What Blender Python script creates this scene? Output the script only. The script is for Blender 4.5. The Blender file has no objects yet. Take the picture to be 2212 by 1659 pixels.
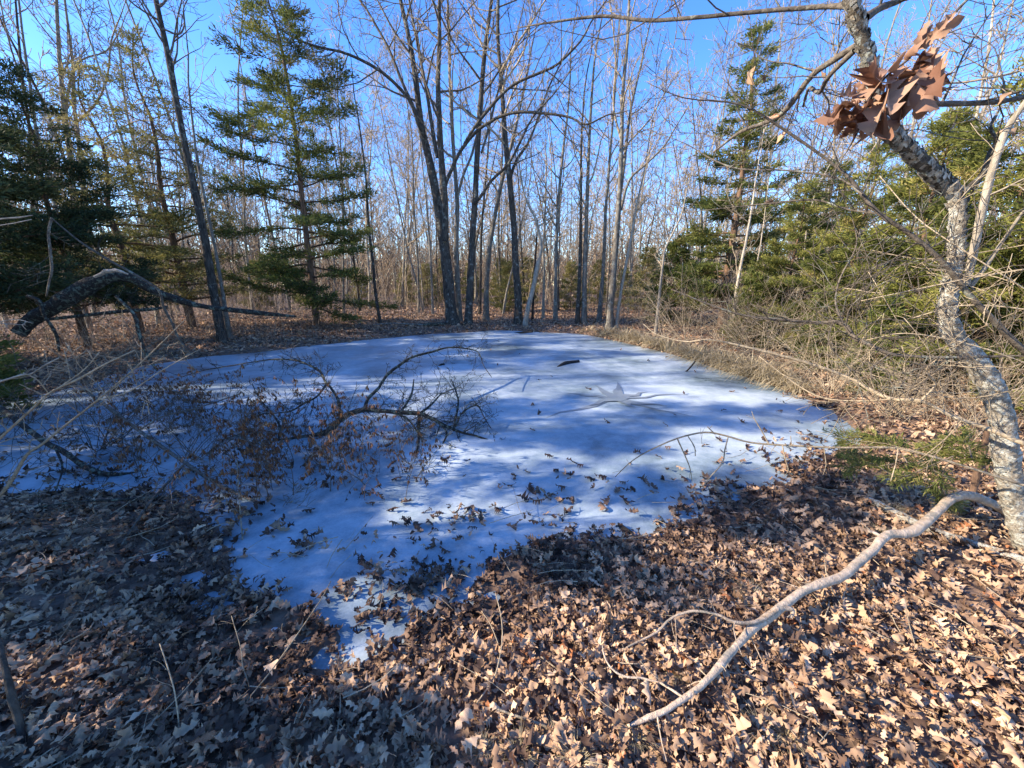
import bpy, math, random
import numpy as np
from mathutils import Vector, Matrix

# ------------------------------------------------------------------ camera, sky, sun, exposure
S = bpy.context.scene
COL = S.collection
PITCH = math.radians(14.5)
CAM = Vector((0.0, 0.0, 1.65))
FPX, CX, CY = 832.0, 1106.0, 829.5            # focal length and centre of the photograph at 2212 px width
cam_data = bpy.data.cameras.new('camera')
cam_data.sensor_width = 36.0
cam_data.lens = 36.0 * FPX / 2212.0
cam_data.clip_start = 0.05
cam_data.clip_end = 2000.0
cam = bpy.data.objects.new('camera', cam_data)
COL.objects.link(cam)
cam.location = CAM
cam.rotation_euler = (math.pi / 2 - PITCH, 0, 0)
S.camera = cam

SUN_ELEV = math.radians(27)
SUN_AZ = math.radians(-97)                     # clockwise from +Y (the view direction): sun to the left, a little behind
world = bpy.data.worlds.new('World')
S.world = world
world.use_nodes = True
nt = world.node_tree
bg = nt.nodes['Background']
sky = nt.nodes.new('ShaderNodeTexSky')
sky.sky_type = 'NISHITA'
sky.sun_disc = False
sky.sun_elevation = SUN_ELEV
sky.sun_rotation = SUN_AZ
sky.altitude = 200
sky.air_density = 1.0
sky.dust_density = 0.1
sky.ozone_density = 4.0
hs = nt.nodes.new('ShaderNodeHueSaturation')
hs.inputs['Hue'].default_value = 0.513
hs.inputs['Saturation'].default_value = 1.22
nt.links.new(sky.outputs[0], hs.inputs['Color'])
nt.links.new(hs.outputs[0], bg.inputs[0])
bg.inputs[1].default_value = 0.15
sun_data = bpy.data.lights.new('sun', 'SUN')
sun_data.energy = 4.4
sun_data.angle = math.radians(0.53)
sun_data.color = (1.0, 0.87, 0.70)
sun = bpy.data.objects.new('sun', sun_data)
COL.objects.link(sun)
sd = Vector((math.sin(SUN_AZ) * math.cos(SUN_ELEV), math.cos(SUN_AZ) * math.cos(SUN_ELEV), math.sin(SUN_ELEV)))
sun.rotation_euler = sd.to_track_quat('Z', 'Y').to_euler()
sun.location = sd * 60
S.view_settings.view_transform = 'Standard'
S.view_settings.look = 'None'
S.view_settings.gamma = 1.0
S.view_settings.use_curve_mapping = False
S.view_settings.exposure = 1.6
S.render.engine = 'CYCLES'
S.cycles.max_bounces = 6
S.cycles.diffuse_bounces = 3
S.cycles.transparent_max_bounces = 4

rnd = random.Random(11)
nr = np.random.default_rng(12)

# ------------------------------------------------------------------ small helpers
_cp, _sp = math.cos(PITCH), math.sin(PITCH)
FWD = Vector((0, _cp, -_sp))

def ray(px, py):
    u, v = (px - CX) / FPX, (CY - py) / FPX
    return Vector((u, _cp + v * _sp, v * _cp - _sp))

def at(px, py, Y):
    d = ray(px, py)
    return CAM + d * (Y / d.y)

def ground_at(px, py, h=0.0):
    d = ray(px, py)
    z = h
    for _ in range(6):
        p = CAM + d * ((z - CAM.z) / d.z)
        z = h + float(height(np.array([p.x]), np.array([p.y]))[0])
    return CAM + d * ((z - CAM.z) / d.z)

def rad(w, p):
    d = p - CAM
    dep = max(0.2, d.dot(FWD))
    return 0.5 * w / FPX * dep * min(1.0, dep / d.length) ** .8

def lattice(seed):
    return np.random.default_rng(seed).random((256, 256))
_LAT = [lattice(100 + i) for i in range(4)]

def noise2(x, y, scale, k=0):
    L = _LAT[k % 4]
    x = x * scale + 131.7; y = y * scale + 57.3
    xi = np.floor(x).astype(int); yi = np.floor(y).astype(int)
    fx = x - xi; fy = y - yi
    fx = fx * fx * (3 - 2 * fx); fy = fy * fy * (3 - 2 * fy)
    a = L[xi % 256, yi % 256]; b = L[(xi + 1) % 256, yi % 256]
    c = L[xi % 256, (yi + 1) % 256]; d = L[(xi + 1) % 256, (yi + 1) % 256]
    return (a * (1 - fx) + b * fx) * (1 - fy) + (c * (1 - fx) + d * fx) * fy

def fbm(x, y, scale, k=0):
    return (noise2(x, y, scale, k) + 0.5 * noise2(x, y, scale * 2.1, k + 1) + 0.25 * noise2(x, y, scale * 4.3, k + 2)) / 1.75

# ------------------------------------------------------------------ pond outline and ground height
_OUT = [(-420, 930), (-150, 880), (60, 858), (200, 832), (290, 795), (430, 772), (600, 757), (770, 737), (930, 722), (1080, 714),
        (1250, 721), (1330, 735), (1450, 765), (1560, 800), (1680, 840), (1790, 885), (1850, 918), (1880, 950), (1800, 985),
        (1740, 1030), (1640, 1072), (1540, 1105), (1440, 1138), (1330, 1160), (1230, 1178), (1130, 1195), (1060, 1235),
        (960, 1312), (890, 1372), (810, 1395), (700, 1340), (590, 1310), (520, 1250), (490, 1165), (440, 1095), (340, 1060),
        (200, 1050), (0, 1052), (-250, 1075), (-480, 1050)]
POLY = []
for _x, _y in _OUT:
    _d = ray(_x, _y)
    _p = CAM + _d * (-CAM.z / _d.z)
    POLY.append((_p.x, _p.y))
POLY = np.array(POLY)
_HOLES = []
for _x, _y, _r in [(850, 1368, .085), (815, 1385, .05), (735, 1325, .10), (948, 1288, .07), (590, 1425, .07), (555, 1515, .05), (640, 1300, .1),
                   (470, 1290, .05), (1105, 1245, .08), (700, 1240, .2), (560, 1240, .12), (480, 1320, .05), (1060, 1290, .05), (640, 1390, .07), (700, 1425, .06), (905, 1310, .1), (1000, 1300, .07), (420, 1250, .09), (600, 1360, .1), (760, 1410, .07), (515, 1375, .06), (340, 1200, .08)]:
    _d = ray(_x, _y)
    _p = CAM + _d * (-CAM.z / _d.z)
    _HOLES.append((_p.x, _p.y, _r))

def sdf(x, y, holes=True):
    """distance to the pond's edge, negative on the ice"""
    x = np.asarray(x, float); y = np.asarray(y, float)
    d2 = np.full(x.shape, 1e9); inside = np.zeros(x.shape, bool)
    n = len(POLY)
    for i in range(n):
        ax, ay = POLY[i]; bx, by = POLY[(i + 1) % n]
        ex, ey = bx - ax, by - ay
        t = np.clip(((x - ax) * ex + (y - ay) * ey) / (ex * ex + ey * ey), 0, 1)
        qx, qy = ax + t * ex - x, ay + t * ey - y
        d2 = np.minimum(d2, qx * qx + qy * qy)
        cond = ((ay > y) != (by > y)) & (x < ex * (y - ay) / (ey if abs(ey) > 1e-9 else 1e-9) + ax)
        inside ^= cond
    d = np.sqrt(d2)
    d = np.where(inside, -d, d)
    for hx, hy, r in (_HOLES if holes else ()):
        d = np.minimum(d, np.hypot(x - hx, (y - hy) * 1.2) - r)
    return d

def height(x, y, d=None):
    x = np.asarray(x, float); y = np.asarray(y, float)
    if d is None:
        d = sdf(x, y)
    wob = (fbm(x, y, 1.3, 0) - 0.5)
    e = d + 0.30 * wob + .22 * (fbm(x, y, 4.2, 2) - .5) * np.clip(1.5 - y / 6, .3, 1)
    far = np.clip((y - 11) / 4, 0, 1)
    bank = np.where(e < 0, 0.10 * np.tanh(e / 0.35), (0.055 + 0.10 * far) * np.tanh(e / (0.35 + 0.5 * far)) + 0.012 * np.minimum(np.maximum(e, 0), 30))
    return bank + 0.05 * (fbm(x, y, 0.5, 1) - 0.5) * np.clip(e, 0, 1)

# ------------------------------------------------------------------ mesh building
def make_mesh(name, V, F, mat, smooth=True, attr=None):
    """V (n,3); F list of (array of faces with k corners); attr: per-vertex float 'tint'"""
    me = bpy.data.meshes.new(name)
    V = np.asarray(V, np.float32)
    me.vertices.add(len(V)); me.vertices.foreach_set('co', V.ravel())
    loops, starts, s = [], [], 0
    for f in F:
        f = np.asarray(f, np.int32)
        if f.size == 0:
            continue
        loops.append(f.ravel())
        starts.append(s + np.arange(len(f)) * f.shape[1]); s += f.size
    loops = np.concatenate(loops); starts = np.concatenate(starts)
    me.loops.add(len(loops)); me.loops.foreach_set('vertex_index', loops)
    me.polygons.add(len(starts)); me.polygons.foreach_set('loop_start', starts.astype(np.int32))
    if smooth:
        me.polygons.foreach_set('use_smooth', np.ones(len(starts), bool))
    if attr is not None:
        a = me.attributes.new('tint', 'FLOAT', 'POINT')
        a.data.foreach_set('value', np.asarray(attr, np.float32))
    me.update(calc_edges=True)
    me.materials.append(mat)
    return me

def link(name, me, parent=None, loc=(0, 0, 0), rot=(0, 0, 0), scale=1.0):
    o = bpy.data.objects.new(name, me)
    COL.objects.link(o)
    if parent is not None:
        o.parent = parent
    o.location = loc; o.rotation_euler = rot
    o.scale = (scale,) * 3 if isinstance(scale, (int, float)) else scale
    return o

def tag(o, label=None, cat=None, group=None, kind=None):
    for k, v in (('label', label), ('category', cat), ('group', group), ('kind', kind)):
        if v:
            o[k] = v
    return o

def tubes(polys, caps=True):
    """polys: list of (points [Vector], radii, sides) -> V, quads, tris"""
    by = {}
    for pts, rr, k in polys:
        by.setdefault((len(pts), k), []).append((pts, rr))
    VV, QQ, TT, off = [], [], [], 0
    for (n, k), items in by.items():
        P = np.array([[tuple(p) for p in it[0]] for it in items], float)
        R = np.array([it[1] for it in items], float)
        B = len(items)
        T = np.empty_like(P)
        T[:, 1:-1] = P[:, 2:] - P[:, :-2]; T[:, 0] = P[:, 1] - P[:, 0]; T[:, -1] = P[:, -1] - P[:, -2]
        T /= np.linalg.norm(T, axis=2, keepdims=True) + 1e-9
        mean = P[:, -1] - P[:, 0]
        ref = np.zeros((B, 3)); ref[np.arange(B), np.argmin(np.abs(mean), axis=1)] = 1
        N = np.cross(T, ref[:, None, :]); N /= np.linalg.norm(N, axis=2, keepdims=True) + 1e-9
        Bn = np.cross(T, N)
        a = np.arange(k) * 2 * math.pi / k
        V = P[:, :, None, :] + R[:, :, None, None] * (np.cos(a)[None, None, :, None] * N[:, :, None, :] + np.sin(a)[None, None, :, None] * Bn[:, :, None, :])
        VV.append(V.reshape(-1, 3))
        idx = off + np.arange(B * n * k).reshape(B, n, k)
        q = np.stack([idx[:, :-1, :], np.roll(idx[:, :-1, :], -1, 2), np.roll(idx[:, 1:, :], -1, 2), idx[:, 1:, :]], -1)
        QQ.append(q.reshape(-1, 4))
        if caps:
            end = idx[:, -1, :]
            for j in range(1, k - 1):
                TT.append(np.stack([end[:, 0], end[:, j], end[:, j + 1]], -1))
        off += B * n * k
    V = np.concatenate(VV)
    Q = np.concatenate(QQ)
    T = np.concatenate(TT) if TT else np.zeros((0, 3), int)
    return V, Q, T

def smooth_line(pts, rr, sub=3, jit=0.0, rng=rnd):
    """Catmull-Rom through the points"""
    if len(pts) < 3:
        sub = max(sub, 3)
    P = [Vector(p) for p in pts]
    P = [P[0] * 2 - P[1]] + P + [P[-1] * 2 - P[-2]]
    out, ro = [], []
    for i in range(1, len(P) - 2):
        for s in range(sub):
            t = s / sub
            a, b, c, d = P[i - 1], P[i], P[i + 1], P[i + 2]
            q = 0.5 * ((2 * b) + (c - a) * t + (2 * a - 5 * b + 4 * c - d) * t * t + (3 * b - a - 3 * c + d) * t ** 3)
            r = rr[i - 1] * (1 - t) + rr[i] * t
            if jit and (out):
                q = q + Vector((rng.gauss(0, 1), rng.gauss(0, 1), rng.gauss(0, .5))) * jit * r
            out.append(q); ro.append(r * (1 + (rng.uniform(-.06, .06) if jit else 0)))
    out.append(P[-2]); ro.append(rr[-1])
    return out, ro

def ortho(d, rng):
    v = Vector((rng.gauss(0, 1), rng.gauss(0, 1), rng.gauss(0, 1)))
    v = v - d * v.dot(d)
    return v.normalized() if v.length > 1e-6 else Vector((1, 0, 0))

def grow(p, d, L, r, lev, rng, out, up=0.12, wob=0.18, rmin=0.004, kids=(0, 4, 5, 6), ang=(30, 65), sides=None, twig=None, ratio=(0.35, 0.62)):
    n = 7 if lev >= 2 else (5 if lev == 1 else 4)
    pts, rr = [p.copy()], [r]
    q = p.copy(); d = d.normalized()
    bend = ortho(d, rng) * wob
    for i in range(1, n):
        d = (d + bend * rng.uniform(-.2, .8) + ortho(d, rng) * wob * rng.random() + Vector((0, 0, up))).normalized()
        if rng.random() < .35:
            bend = ortho(d, rng) * wob
        q = q + d * (L / (n - 1))
        pts.append(q.copy()); rr.append(max(rmin, r * (1 - 0.72 * i / (n - 1))))
    out.append((pts, rr, sides or (6 if r > .05 else 4 if r > .018 else 3)))
    if lev > 0:
        m = kids[lev] if lev < len(kids) else kids[-1]
        m = m + rng.randint(-1, 1)
        for j in range(m):
            t = rng.uniform(0.18, 0.97)
            f = t * (n - 1); i = min(n - 2, int(f)); u = f - i
            s = pts[i].lerp(pts[i + 1], u)
            td = (pts[i + 1] - pts[i]).normalized()
            a = math.radians(rng.uniform(*ang))
            nd = td * math.cos(a) + ortho(td, rng) * math.sin(a)
            ll = L * rng.uniform(*ratio) * (1.15 - 0.55 * t)
            r2 = max(rmin, min(rr[i] * 0.62, r * 0.5))
            grow(s, nd, ll, r2, lev - 1, rng, out, up, wob, rmin, kids, ang, sides, twig, ratio)
    elif twig is not None:
        twig.append((pts[-1].copy(), d.copy()))
        if rng.random() < .5:
            twig.append((pts[-2].copy(), d.copy()))

# ------------------------------------------------------------------ materials
def new_mat(name):
    m = bpy.data.materials.new(name); m.use_nodes = True
    t = m.node_tree
    return m, t, t.nodes['Principled BSDF']

def N(t, kind, **kw):
    n = t.nodes.new(kind)
    for k, v in kw.items():
        setattr(n, k, v)
    return n

def ramp(t, stops):
    r = N(t, 'ShaderNodeValToRGB')
    e = r.color_ramp.elements
    while len(e) > 1:
        e.remove(e[-1])
    e[0].position = stops[0][0]; e[0].color = (*stops[0][1], 1)
    for p, c in stops[1:]:
        x = e.new(p); x.color = (*c, 1)
    return r

def bark_mat(name, dark, light, lichen=None, scale=9.0, stretch=0.22, amount=0.5, bump=0.6):
    m, t, b = new_mat(name)
    tc = N(t, 'ShaderNodeTexCoord')
    mp = N(t, 'ShaderNodeMapping'); mp.inputs['Scale'].default_value = (1, 1, stretch)
    t.links.new(tc.outputs['Object'], mp.inputs[0])
    n1 = N(t, 'ShaderNodeTexNoise'); n1.inputs['Scale'].default_value = scale * 2.2; n1.inputs['Detail'].default_value = 6; n1.inputs['Roughness'].default_value = .7
    t.links.new(mp.outputs[0], n1.inputs['Vector'])
    r1 = ramp(t, [(0.33, dark), (0.68, light)])
    t.links.new(n1.outputs[0], r1.inputs[0])
    last = r1.outputs[0]
    if lichen:
        n2 = N(t, 'ShaderNodeTexNoise'); n2.inputs['Scale'].default_value = scale * .8; n2.inputs['Detail'].default_value = 5; n2.inputs['Roughness'].default_value = .65
        t.links.new(tc.outputs['Object'], n2.inputs['Vector'])
        r2 = ramp(t, [(0.62 - 0.25 * amount, (0, 0, 0)), (0.70 - 0.25 * amount, (1, 1, 1))])
        t.links.new(n2.outputs[0], r2.inputs[0])
        mx = N(t, 'ShaderNodeMix', data_type='RGBA')
        mx.inputs[7].default_value = (*lichen, 1)
        t.links.new(r2.outputs[0], mx.inputs[0]); t.links.new(last, mx.inputs[6])
        last = mx.outputs[2]
    oi = N(t, 'ShaderNodeObjectInfo')
    hs = N(t, 'ShaderNodeHueSaturation')
    mr = N(t, 'ShaderNodeMapRange'); mr.inputs[3].default_value = .78; mr.inputs[4].default_value = 1.25
    t.links.new(oi.outputs['Random'], mr.inputs[0]); t.links.new(mr.outputs[0], hs.inputs['Value'])
    t.links.new(last, hs.inputs['Color']); t.links.new(hs.outputs[0], b.inputs['Base Color'])
    b.inputs['Roughness'].default_value = .9
    b.inputs['Specular IOR Level'].default_value = .2
    bp = N(t, 'ShaderNodeBump'); bp.inputs['Strength'].default_value = bump; bp.inputs['Distance'].default_value = .03
    t.links.new(n1.outputs[0], bp.inputs['Height']); t.links.new(bp.outputs[0], b.inputs['Normal'])
    return m

def tint_mat(name, stops, source='attr', rough=.75, trans=0.0, grain=60.0, spec=.25):
    """colour picked per piece from a ramp, by the mesh attribute 'tint' or by object"""
    m, t, b = new_mat(name)
    if source == 'attr':
        a = N(t, 'ShaderNodeAttribute', attribute_name='tint'); fac = a.outputs['Fac']
    else:
        a = N(t, 'ShaderNodeObjectInfo'); fac = a.outputs['Random']
    tc = N(t, 'ShaderNodeTexCoord')
    n1 = N(t, 'ShaderNodeTexNoise'); n1.inputs['Scale'].default_value = grain; n1.inputs['Detail'].default_value = 3
    t.links.new(tc.outputs['Object'], n1.inputs['Vector'])
    ad = N(t, 'ShaderNodeMath', operation='MULTIPLY_ADD'); ad.inputs[1].default_value = .22; ad.inputs[2].default_value = -.11
    t.links.new(n1.outputs[0], ad.inputs[0])
    a2 = N(t, 'ShaderNodeMath', operation='ADD')
    t.links.new(fac, a2.inputs[0]); t.links.new(ad.outputs[0], a2.inputs[1])
    r = ramp(t, stops)
    t.links.new(a2.outputs[0], r.inputs[0])
    t.links.new(r.outputs[0], b.inputs['Base Color'])
    b.inputs['Roughness'].default_value = rough
    b.inputs['Specular IOR Level'].default_value = spec
    if trans:
        tr = N(t, 'ShaderNodeBsdfTranslucent'); t.links.new(r.outputs[0], tr.inputs[0])
        mix = N(t, 'ShaderNodeMixShader'); mix.inputs[0].default_value = trans
        t.links.new(b.outputs[0], mix.inputs[1]); t.links.new(tr.outputs[0], mix.inputs[2])
        t.links.new(mix.outputs[0], t.nodes['Material Output'].inputs[0])
    return m

M = {}
M['oak'] = bark_mat('dark oak bark', (.018, .015, .012), (.105, .088, .068), (.17, .17, .14), 9, .2, .25)
M['grey'] = bark_mat('grey bark', (.07, .06, .048), (.27, .235, .185), (.28, .28, .23), 9, .25, .3)
M['pale'] = bark_mat('pale bark', (.17, .14, .10), (.46, .40, .31), None, 10, .3)
M['twig'] = bark_mat('twig bark', (.20, .15, .095), (.47, .38, .255), None, 14, 1)
M['darktwig'] = bark_mat('dark twig bark', (.05, .04, .032), (.20, .165, .125), (.24, .25, .20), 14, 1, .2)
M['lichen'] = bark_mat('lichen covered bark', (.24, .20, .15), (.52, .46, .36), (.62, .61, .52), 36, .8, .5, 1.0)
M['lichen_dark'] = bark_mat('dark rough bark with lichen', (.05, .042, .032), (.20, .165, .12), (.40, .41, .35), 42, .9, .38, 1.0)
M['mossy'] = bark_mat('mossy dead wood', (.016, .014, .012), (.085, .07, .054), (.17, .19, .135), 20, 1, .42, 1.0)
M['wood'] = bark_mat('weathered wood', (.33, .24, .16), (.62, .49, .36), (.30, .26, .20), 14, .5, .33, .7)
M['black'] = bark_mat('wet black wood', (.012, .010, .009), (.05, .042, .035), None, 14, 1)
M['cedarbark'] = bark_mat('cedar bark', (.06, .035, .022), (.20, .125, .08), None, 10, .15)
LEAFSTOPS = [(0.0, (.05, .029, .020)), (.2, (.13, .076, .049)), (.45, (.34, .21, .122)), (.7, (.51, .335, .20)), (.93, (.63, .44, .28)), (1.0, (.34, .13, .05))]
M['leaf'] = tint_mat('dry oak leaf', LEAFSTOPS, 'attr', trans=.12)
M['leafone'] = tint_mat('dry oak leaf single', LEAFSTOPS, 'obj', trans=.12)
WETSTOPS = [(0, (.045, .026, .018)), (.5, (.12, .068, .042)), (1, (.24, .145, .09))]
M['leafwet'] = tint_mat('damp leaf on ice', WETSTOPS, 'obj', rough=.5)
M['leafhang'] = tint_mat('hanging oak leaf', [(0, (.16, .075, .045)), (.5, (.29, .16, .10)), (1, (.38, .24, .16))], 'obj', trans=.2)
M['rust'] = tint_mat('rusty weed leaf', [(0, (.06, .028, .015)), (.5, (.17, .075, .035)), (1, (.30, .16, .075))], 'attr', trans=.15)
M['needle'] = tint_mat('cedar foliage', [(0, (.045, .06, .016)), (.5, (.125, .15, .036)), (.85, (.21, .215, .055)), (1, (.30, .24, .085))], 'attr', trans=.4, grain=3)
M['needlesunlit'] = tint_mat('cedar foliage tinted sunlit', [(0, (.03, .045, .014)), (.5, (.165, .175, .038)), (.85, (.29, .275, .062)), (1, (.38, .30, .11))], 'attr', trans=.35, grain=3)  # sunlight on the right-hand cedars is put into this lighter, yellower green
M['needleshaded'] = tint_mat('cedar foliage tinted shaded', [(0, (.018, .032, .016)), (.5, (.05, .072, .03)), (1, (.11, .12, .045))], 'attr', trans=.3, grain=3)  # the backlit shade of the left cedars is put into this colour
M['needlegoldlit'] = tint_mat('cedar foliage tinted golden-lit', [(0, (.09, .10, .028)), (.5, (.20, .19, .06)), (1, (.33, .27, .11))], 'attr', trans=.4, grain=3)  # golden sunlight put into the foliage colour of sparse and far cedars
M['straw'] = tint_mat('straw grass', [(0, (.20, .155, .085)), (.5, (.40, .32, .19)), (1, (.58, .48, .30))], 'attr', trans=.2)
M['brush'] = tint_mat('dry brush', [(0, (.10, .068, .046)), (.5, (.27, .195, .125)), (1, (.46, .36, .25))], 'attr', trans=.05)

def ground_mat():
    m, t, b = new_mat('leaf mould')
    tc = N(t, 'ShaderNodeTexCoord')
    n1 = N(t, 'ShaderNodeTexNoise'); n1.inputs['Scale'].default_value = 9; n1.inputs['Detail'].default_value = 8; n1.inputs['Roughness'].default_value = .75
    n2 = N(t, 'ShaderNodeTexVoronoi'); n2.inputs['Scale'].default_value = 16
    t.links.new(tc.outputs['Object'], n1.inputs['Vector']); t.links.new(tc.outputs['Object'], n2.inputs['Vector'])
    r = ramp(t, [(.3, (.05, .032, .021)), (.5, (.17, .105, .066)), (.72, (.33, .21, .13))])
    t.links.new(n1.outputs[0], r.inputs[0])
    hs = N(t, 'ShaderNodeMix', data_type='RGBA', blend_type='MULTIPLY'); hs.inputs[0].default_value = .5
    t.links.new(r.outputs[0], hs.inputs[6]); t.links.new(n2.outputs['Color'], hs.inputs[7])
    t.links.new(r.outputs[0], b.inputs['Base Color'])
    b.inputs['Roughness'].default_value = .95
    bp = N(t, 'ShaderNodeBump'); bp.inputs['Strength'].default_value = .8; bp.inputs['Distance'].default_value = .03
    t.links.new(n2.outputs['Distance'], bp.inputs['Height']); t.links.new(bp.outputs[0], b.inputs['Normal'])
    return m

def ice_mat(name, c0, c1, c2, rough):
    m, t, b = new_mat(name)
    tc = N(t, 'ShaderNodeTexCoord')
    n1 = N(t, 'ShaderNodeTexNoise'); n1.inputs['Scale'].default_value = .55; n1.inputs['Detail'].default_value = 7; n1.inputs['Roughness'].default_value = .62; n1.inputs['Distortion'].default_value = .6
    n2 = N(t, 'ShaderNodeTexNoise'); n2.inputs['Scale'].default_value = 6; n2.inputs['Detail'].default_value = 8; n2.inputs['Roughness'].default_value = .7
    n3 = N(t, 'ShaderNodeTexNoise'); n3.inputs['Scale'].default_value = 70; n3.inputs['Detail'].default_value = 4
    for n in (n1, n2, n3):
        t.links.new(tc.outputs['Object'], n.inputs['Vector'])
    ad = N(t, 'ShaderNodeMath', operation='MULTIPLY_ADD'); ad.inputs[1].default_value = .38
    t.links.new(n2.outputs[0], ad.inputs[0]); t.links.new(n1.outputs[0], ad.inputs[2])
    a2 = N(t, 'ShaderNodeMath', operation='MULTIPLY_ADD'); a2.inputs[1].default_value = .12
    t.links.new(n3.outputs[0], a2.inputs[0]); t.links.new(ad.outputs[0], a2.inputs[2])
    r = ramp(t, [(.56, c0), (.70, c1), (.88, c2)])
    t.links.new(a2.outputs[0], r.inputs[0]); t.links.new(r.outputs[0], b.inputs['Base Color'])
    rr = N(t, 'ShaderNodeMapRange'); rr.inputs[1].default_value = .5; rr.inputs[2].default_value = .95; rr.inputs[3].default_value = rough; rr.inputs[4].default_value = rough + .25
    t.links.new(a2.outputs[0], rr.inputs[0]); t.links.new(rr.outputs[0], b.inputs['Roughness'])
    b.inputs['IOR'].default_value = 1.31
    b.inputs['Specular IOR Level'].default_value = .5
    bp = N(t, 'ShaderNodeBump'); bp.inputs['Strength'].default_value = .35; bp.inputs['Distance'].default_value = .01
    t.links.new(n2.outputs[0], bp.inputs['Height']); t.links.new(bp.outputs[0], b.inputs['Normal'])
    return m

M['ground'] = ground_mat()
M['ice'] = ice_mat('frosted pond ice', (.10, .14, .155), (.25, .315, .35), (.49, .55, .575), .24)
M['thin'] = ice_mat('thin refrozen ice', (.13, .165, .185), (.17, .205, .23), (.22, .25, .275), .26)
m_, t_, b_ = new_mat('pale stone')
n_ = N(t_, 'ShaderNodeTexNoise'); n_.inputs['Scale'].default_value = 30; n_.inputs['Detail'].default_value = 6
r_ = ramp(t_, [(.3, (.42, .36, .28)), (.7, (.72, .66, .56))])
t_.links.new(n_.outputs[0], r_.inputs[0]); t_.links.new(r_.outputs[0], b_.inputs['Base Color']); b_.inputs['Roughness'].default_value = .85
M['stone'] = m_

# ------------------------------------------------------------------ the setting: forest floor, pond ice
def polar_ground():
    na = 220
    radii = [0.0] + list(np.geomspace(0.25, 420, 120))
    V = [(0, 2, 0)]
    a = np.arange(na) * 2 * math.pi / na
    for r in radii[1:]:
        V += list(zip(r * np.sin(a), 2 + r * np.cos(a), np.zeros(na)))
    V = np.array(V)
    V[:, 2] = height(V[:, 0], V[:, 1])
    tri = np.stack([np.zeros(na, int), 1 + (np.arange(na) + 1) % na, 1 + np.arange(na)], -1)
    k = np.arange(len(radii) - 2)[:, None] * na + 1
    j = np.arange(na)[None, :]
    q = np.stack([k + j, k + (j + 1) % na, k + na + (j + 1) % na, k + na + j], -1).reshape(-1, 4)
    return V, q, tri
V, q, tri = polar_ground()
floor = link('forest_floor', make_mesh('forest_floor', V, [q[:, ::-1], tri[:, ::-1]], M['ground']))
tag(floor, 'brown forest floor around the frozen pond, thick with fallen oak leaves', kind='structure')

# ice sheet: a fine grid kept where the pond is
x0, x1, y0, y1, st = POLY[:, 0].min() - .4, POLY[:, 0].max() + .4, 0.9, POLY[:, 1].max() + .4, .1
gx = np.arange(x0, x1, st); gy = np.arange(y0, y1, st)
X, Y = np.meshgrid(gx, gy, indexing='ij')
D = sdf(X.ravel(), Y.ravel()).reshape(X.shape)
Z = 0.004 * (fbm(X, Y, 1.1, 2) - .5)
idx = np.arange(X.size).reshape(X.shape)
keep = (D[:-1, :-1] < .35)
q = np.stack([idx[:-1, :-1], idx[1:, :-1], idx[1:, 1:], idx[:-1, 1:]], -1)[keep]
used = np.unique(q); remap = np.full(X.size, -1); remap[used] = np.arange(len(used))
V = np.stack([X.ravel(), Y.ravel(), Z.ravel()], -1)[used]
ice = link('pond_ice', make_mesh('pond_ice', V, [remap[q]], M['ice']))
tag(ice, 'frozen pond of pale blue frosted ice in the woods', kind='structure')

# star-shaped refrozen crack
def star_sheet():
    flat = lambda x, y: CAM + ray(x, y) * (-CAM.z / ray(x, y).z)
    c = flat(1332, 862)
    arms = [(1225, 850, .16), (1180, 902, .12), (1290, 832, .2), (1335, 826, .2), (1400, 848, .18), (1480, 852, .09), (1440, 880, .17), (1500, 905, .07), (1370, 882, .2), (1260, 880, .16)]
    V, F = [], []
    rr = random.Random(3)
    for i, (ax, ay, w) in enumerate(arms):
        p = flat(ax, ay); v = p - c; n = Vector((-v.y, v.x, 0)).normalized(); z = .006 + .0009 * i
        k = len(V)
        for s in range(6):
            f = s / 5; ww = .55 * w * (1 - f) ** 1.1 * rr.uniform(.7, 1.2) + .004
            q = c + v * (f * 1.02 - .02) + n * rr.uniform(-.05, .05) * (f > 0)
            V += [(q.x - n.x * ww, q.y - n.y * ww, z), (q.x + n.x * ww, q.y + n.y * ww, z)]
        F += [(k + 2 * s, k + 2 * s + 2, k + 2 * s + 3, k + 2 * s + 1) for s in range(5)]
    k = len(V); m = 18
    V += [(c.x + math.cos(a * 2 * math.pi / m) * .13 * rr.uniform(.6, 1.3), c.y + math.sin(a * 2 * math.pi / m) * .2 * rr.uniform(.6, 1.3), .016) for a in range(m)] + [(c.x, c.y, .016)]
    T = [(k + m, k + a, k + (a + 1) % m) for a in range(m)]
    return V, F, T
V, F_, T = star_sheet()
star = link('refrozen_crack', make_mesh('refrozen_crack', V, [F_, T], M['thin'], False), ice)

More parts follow.
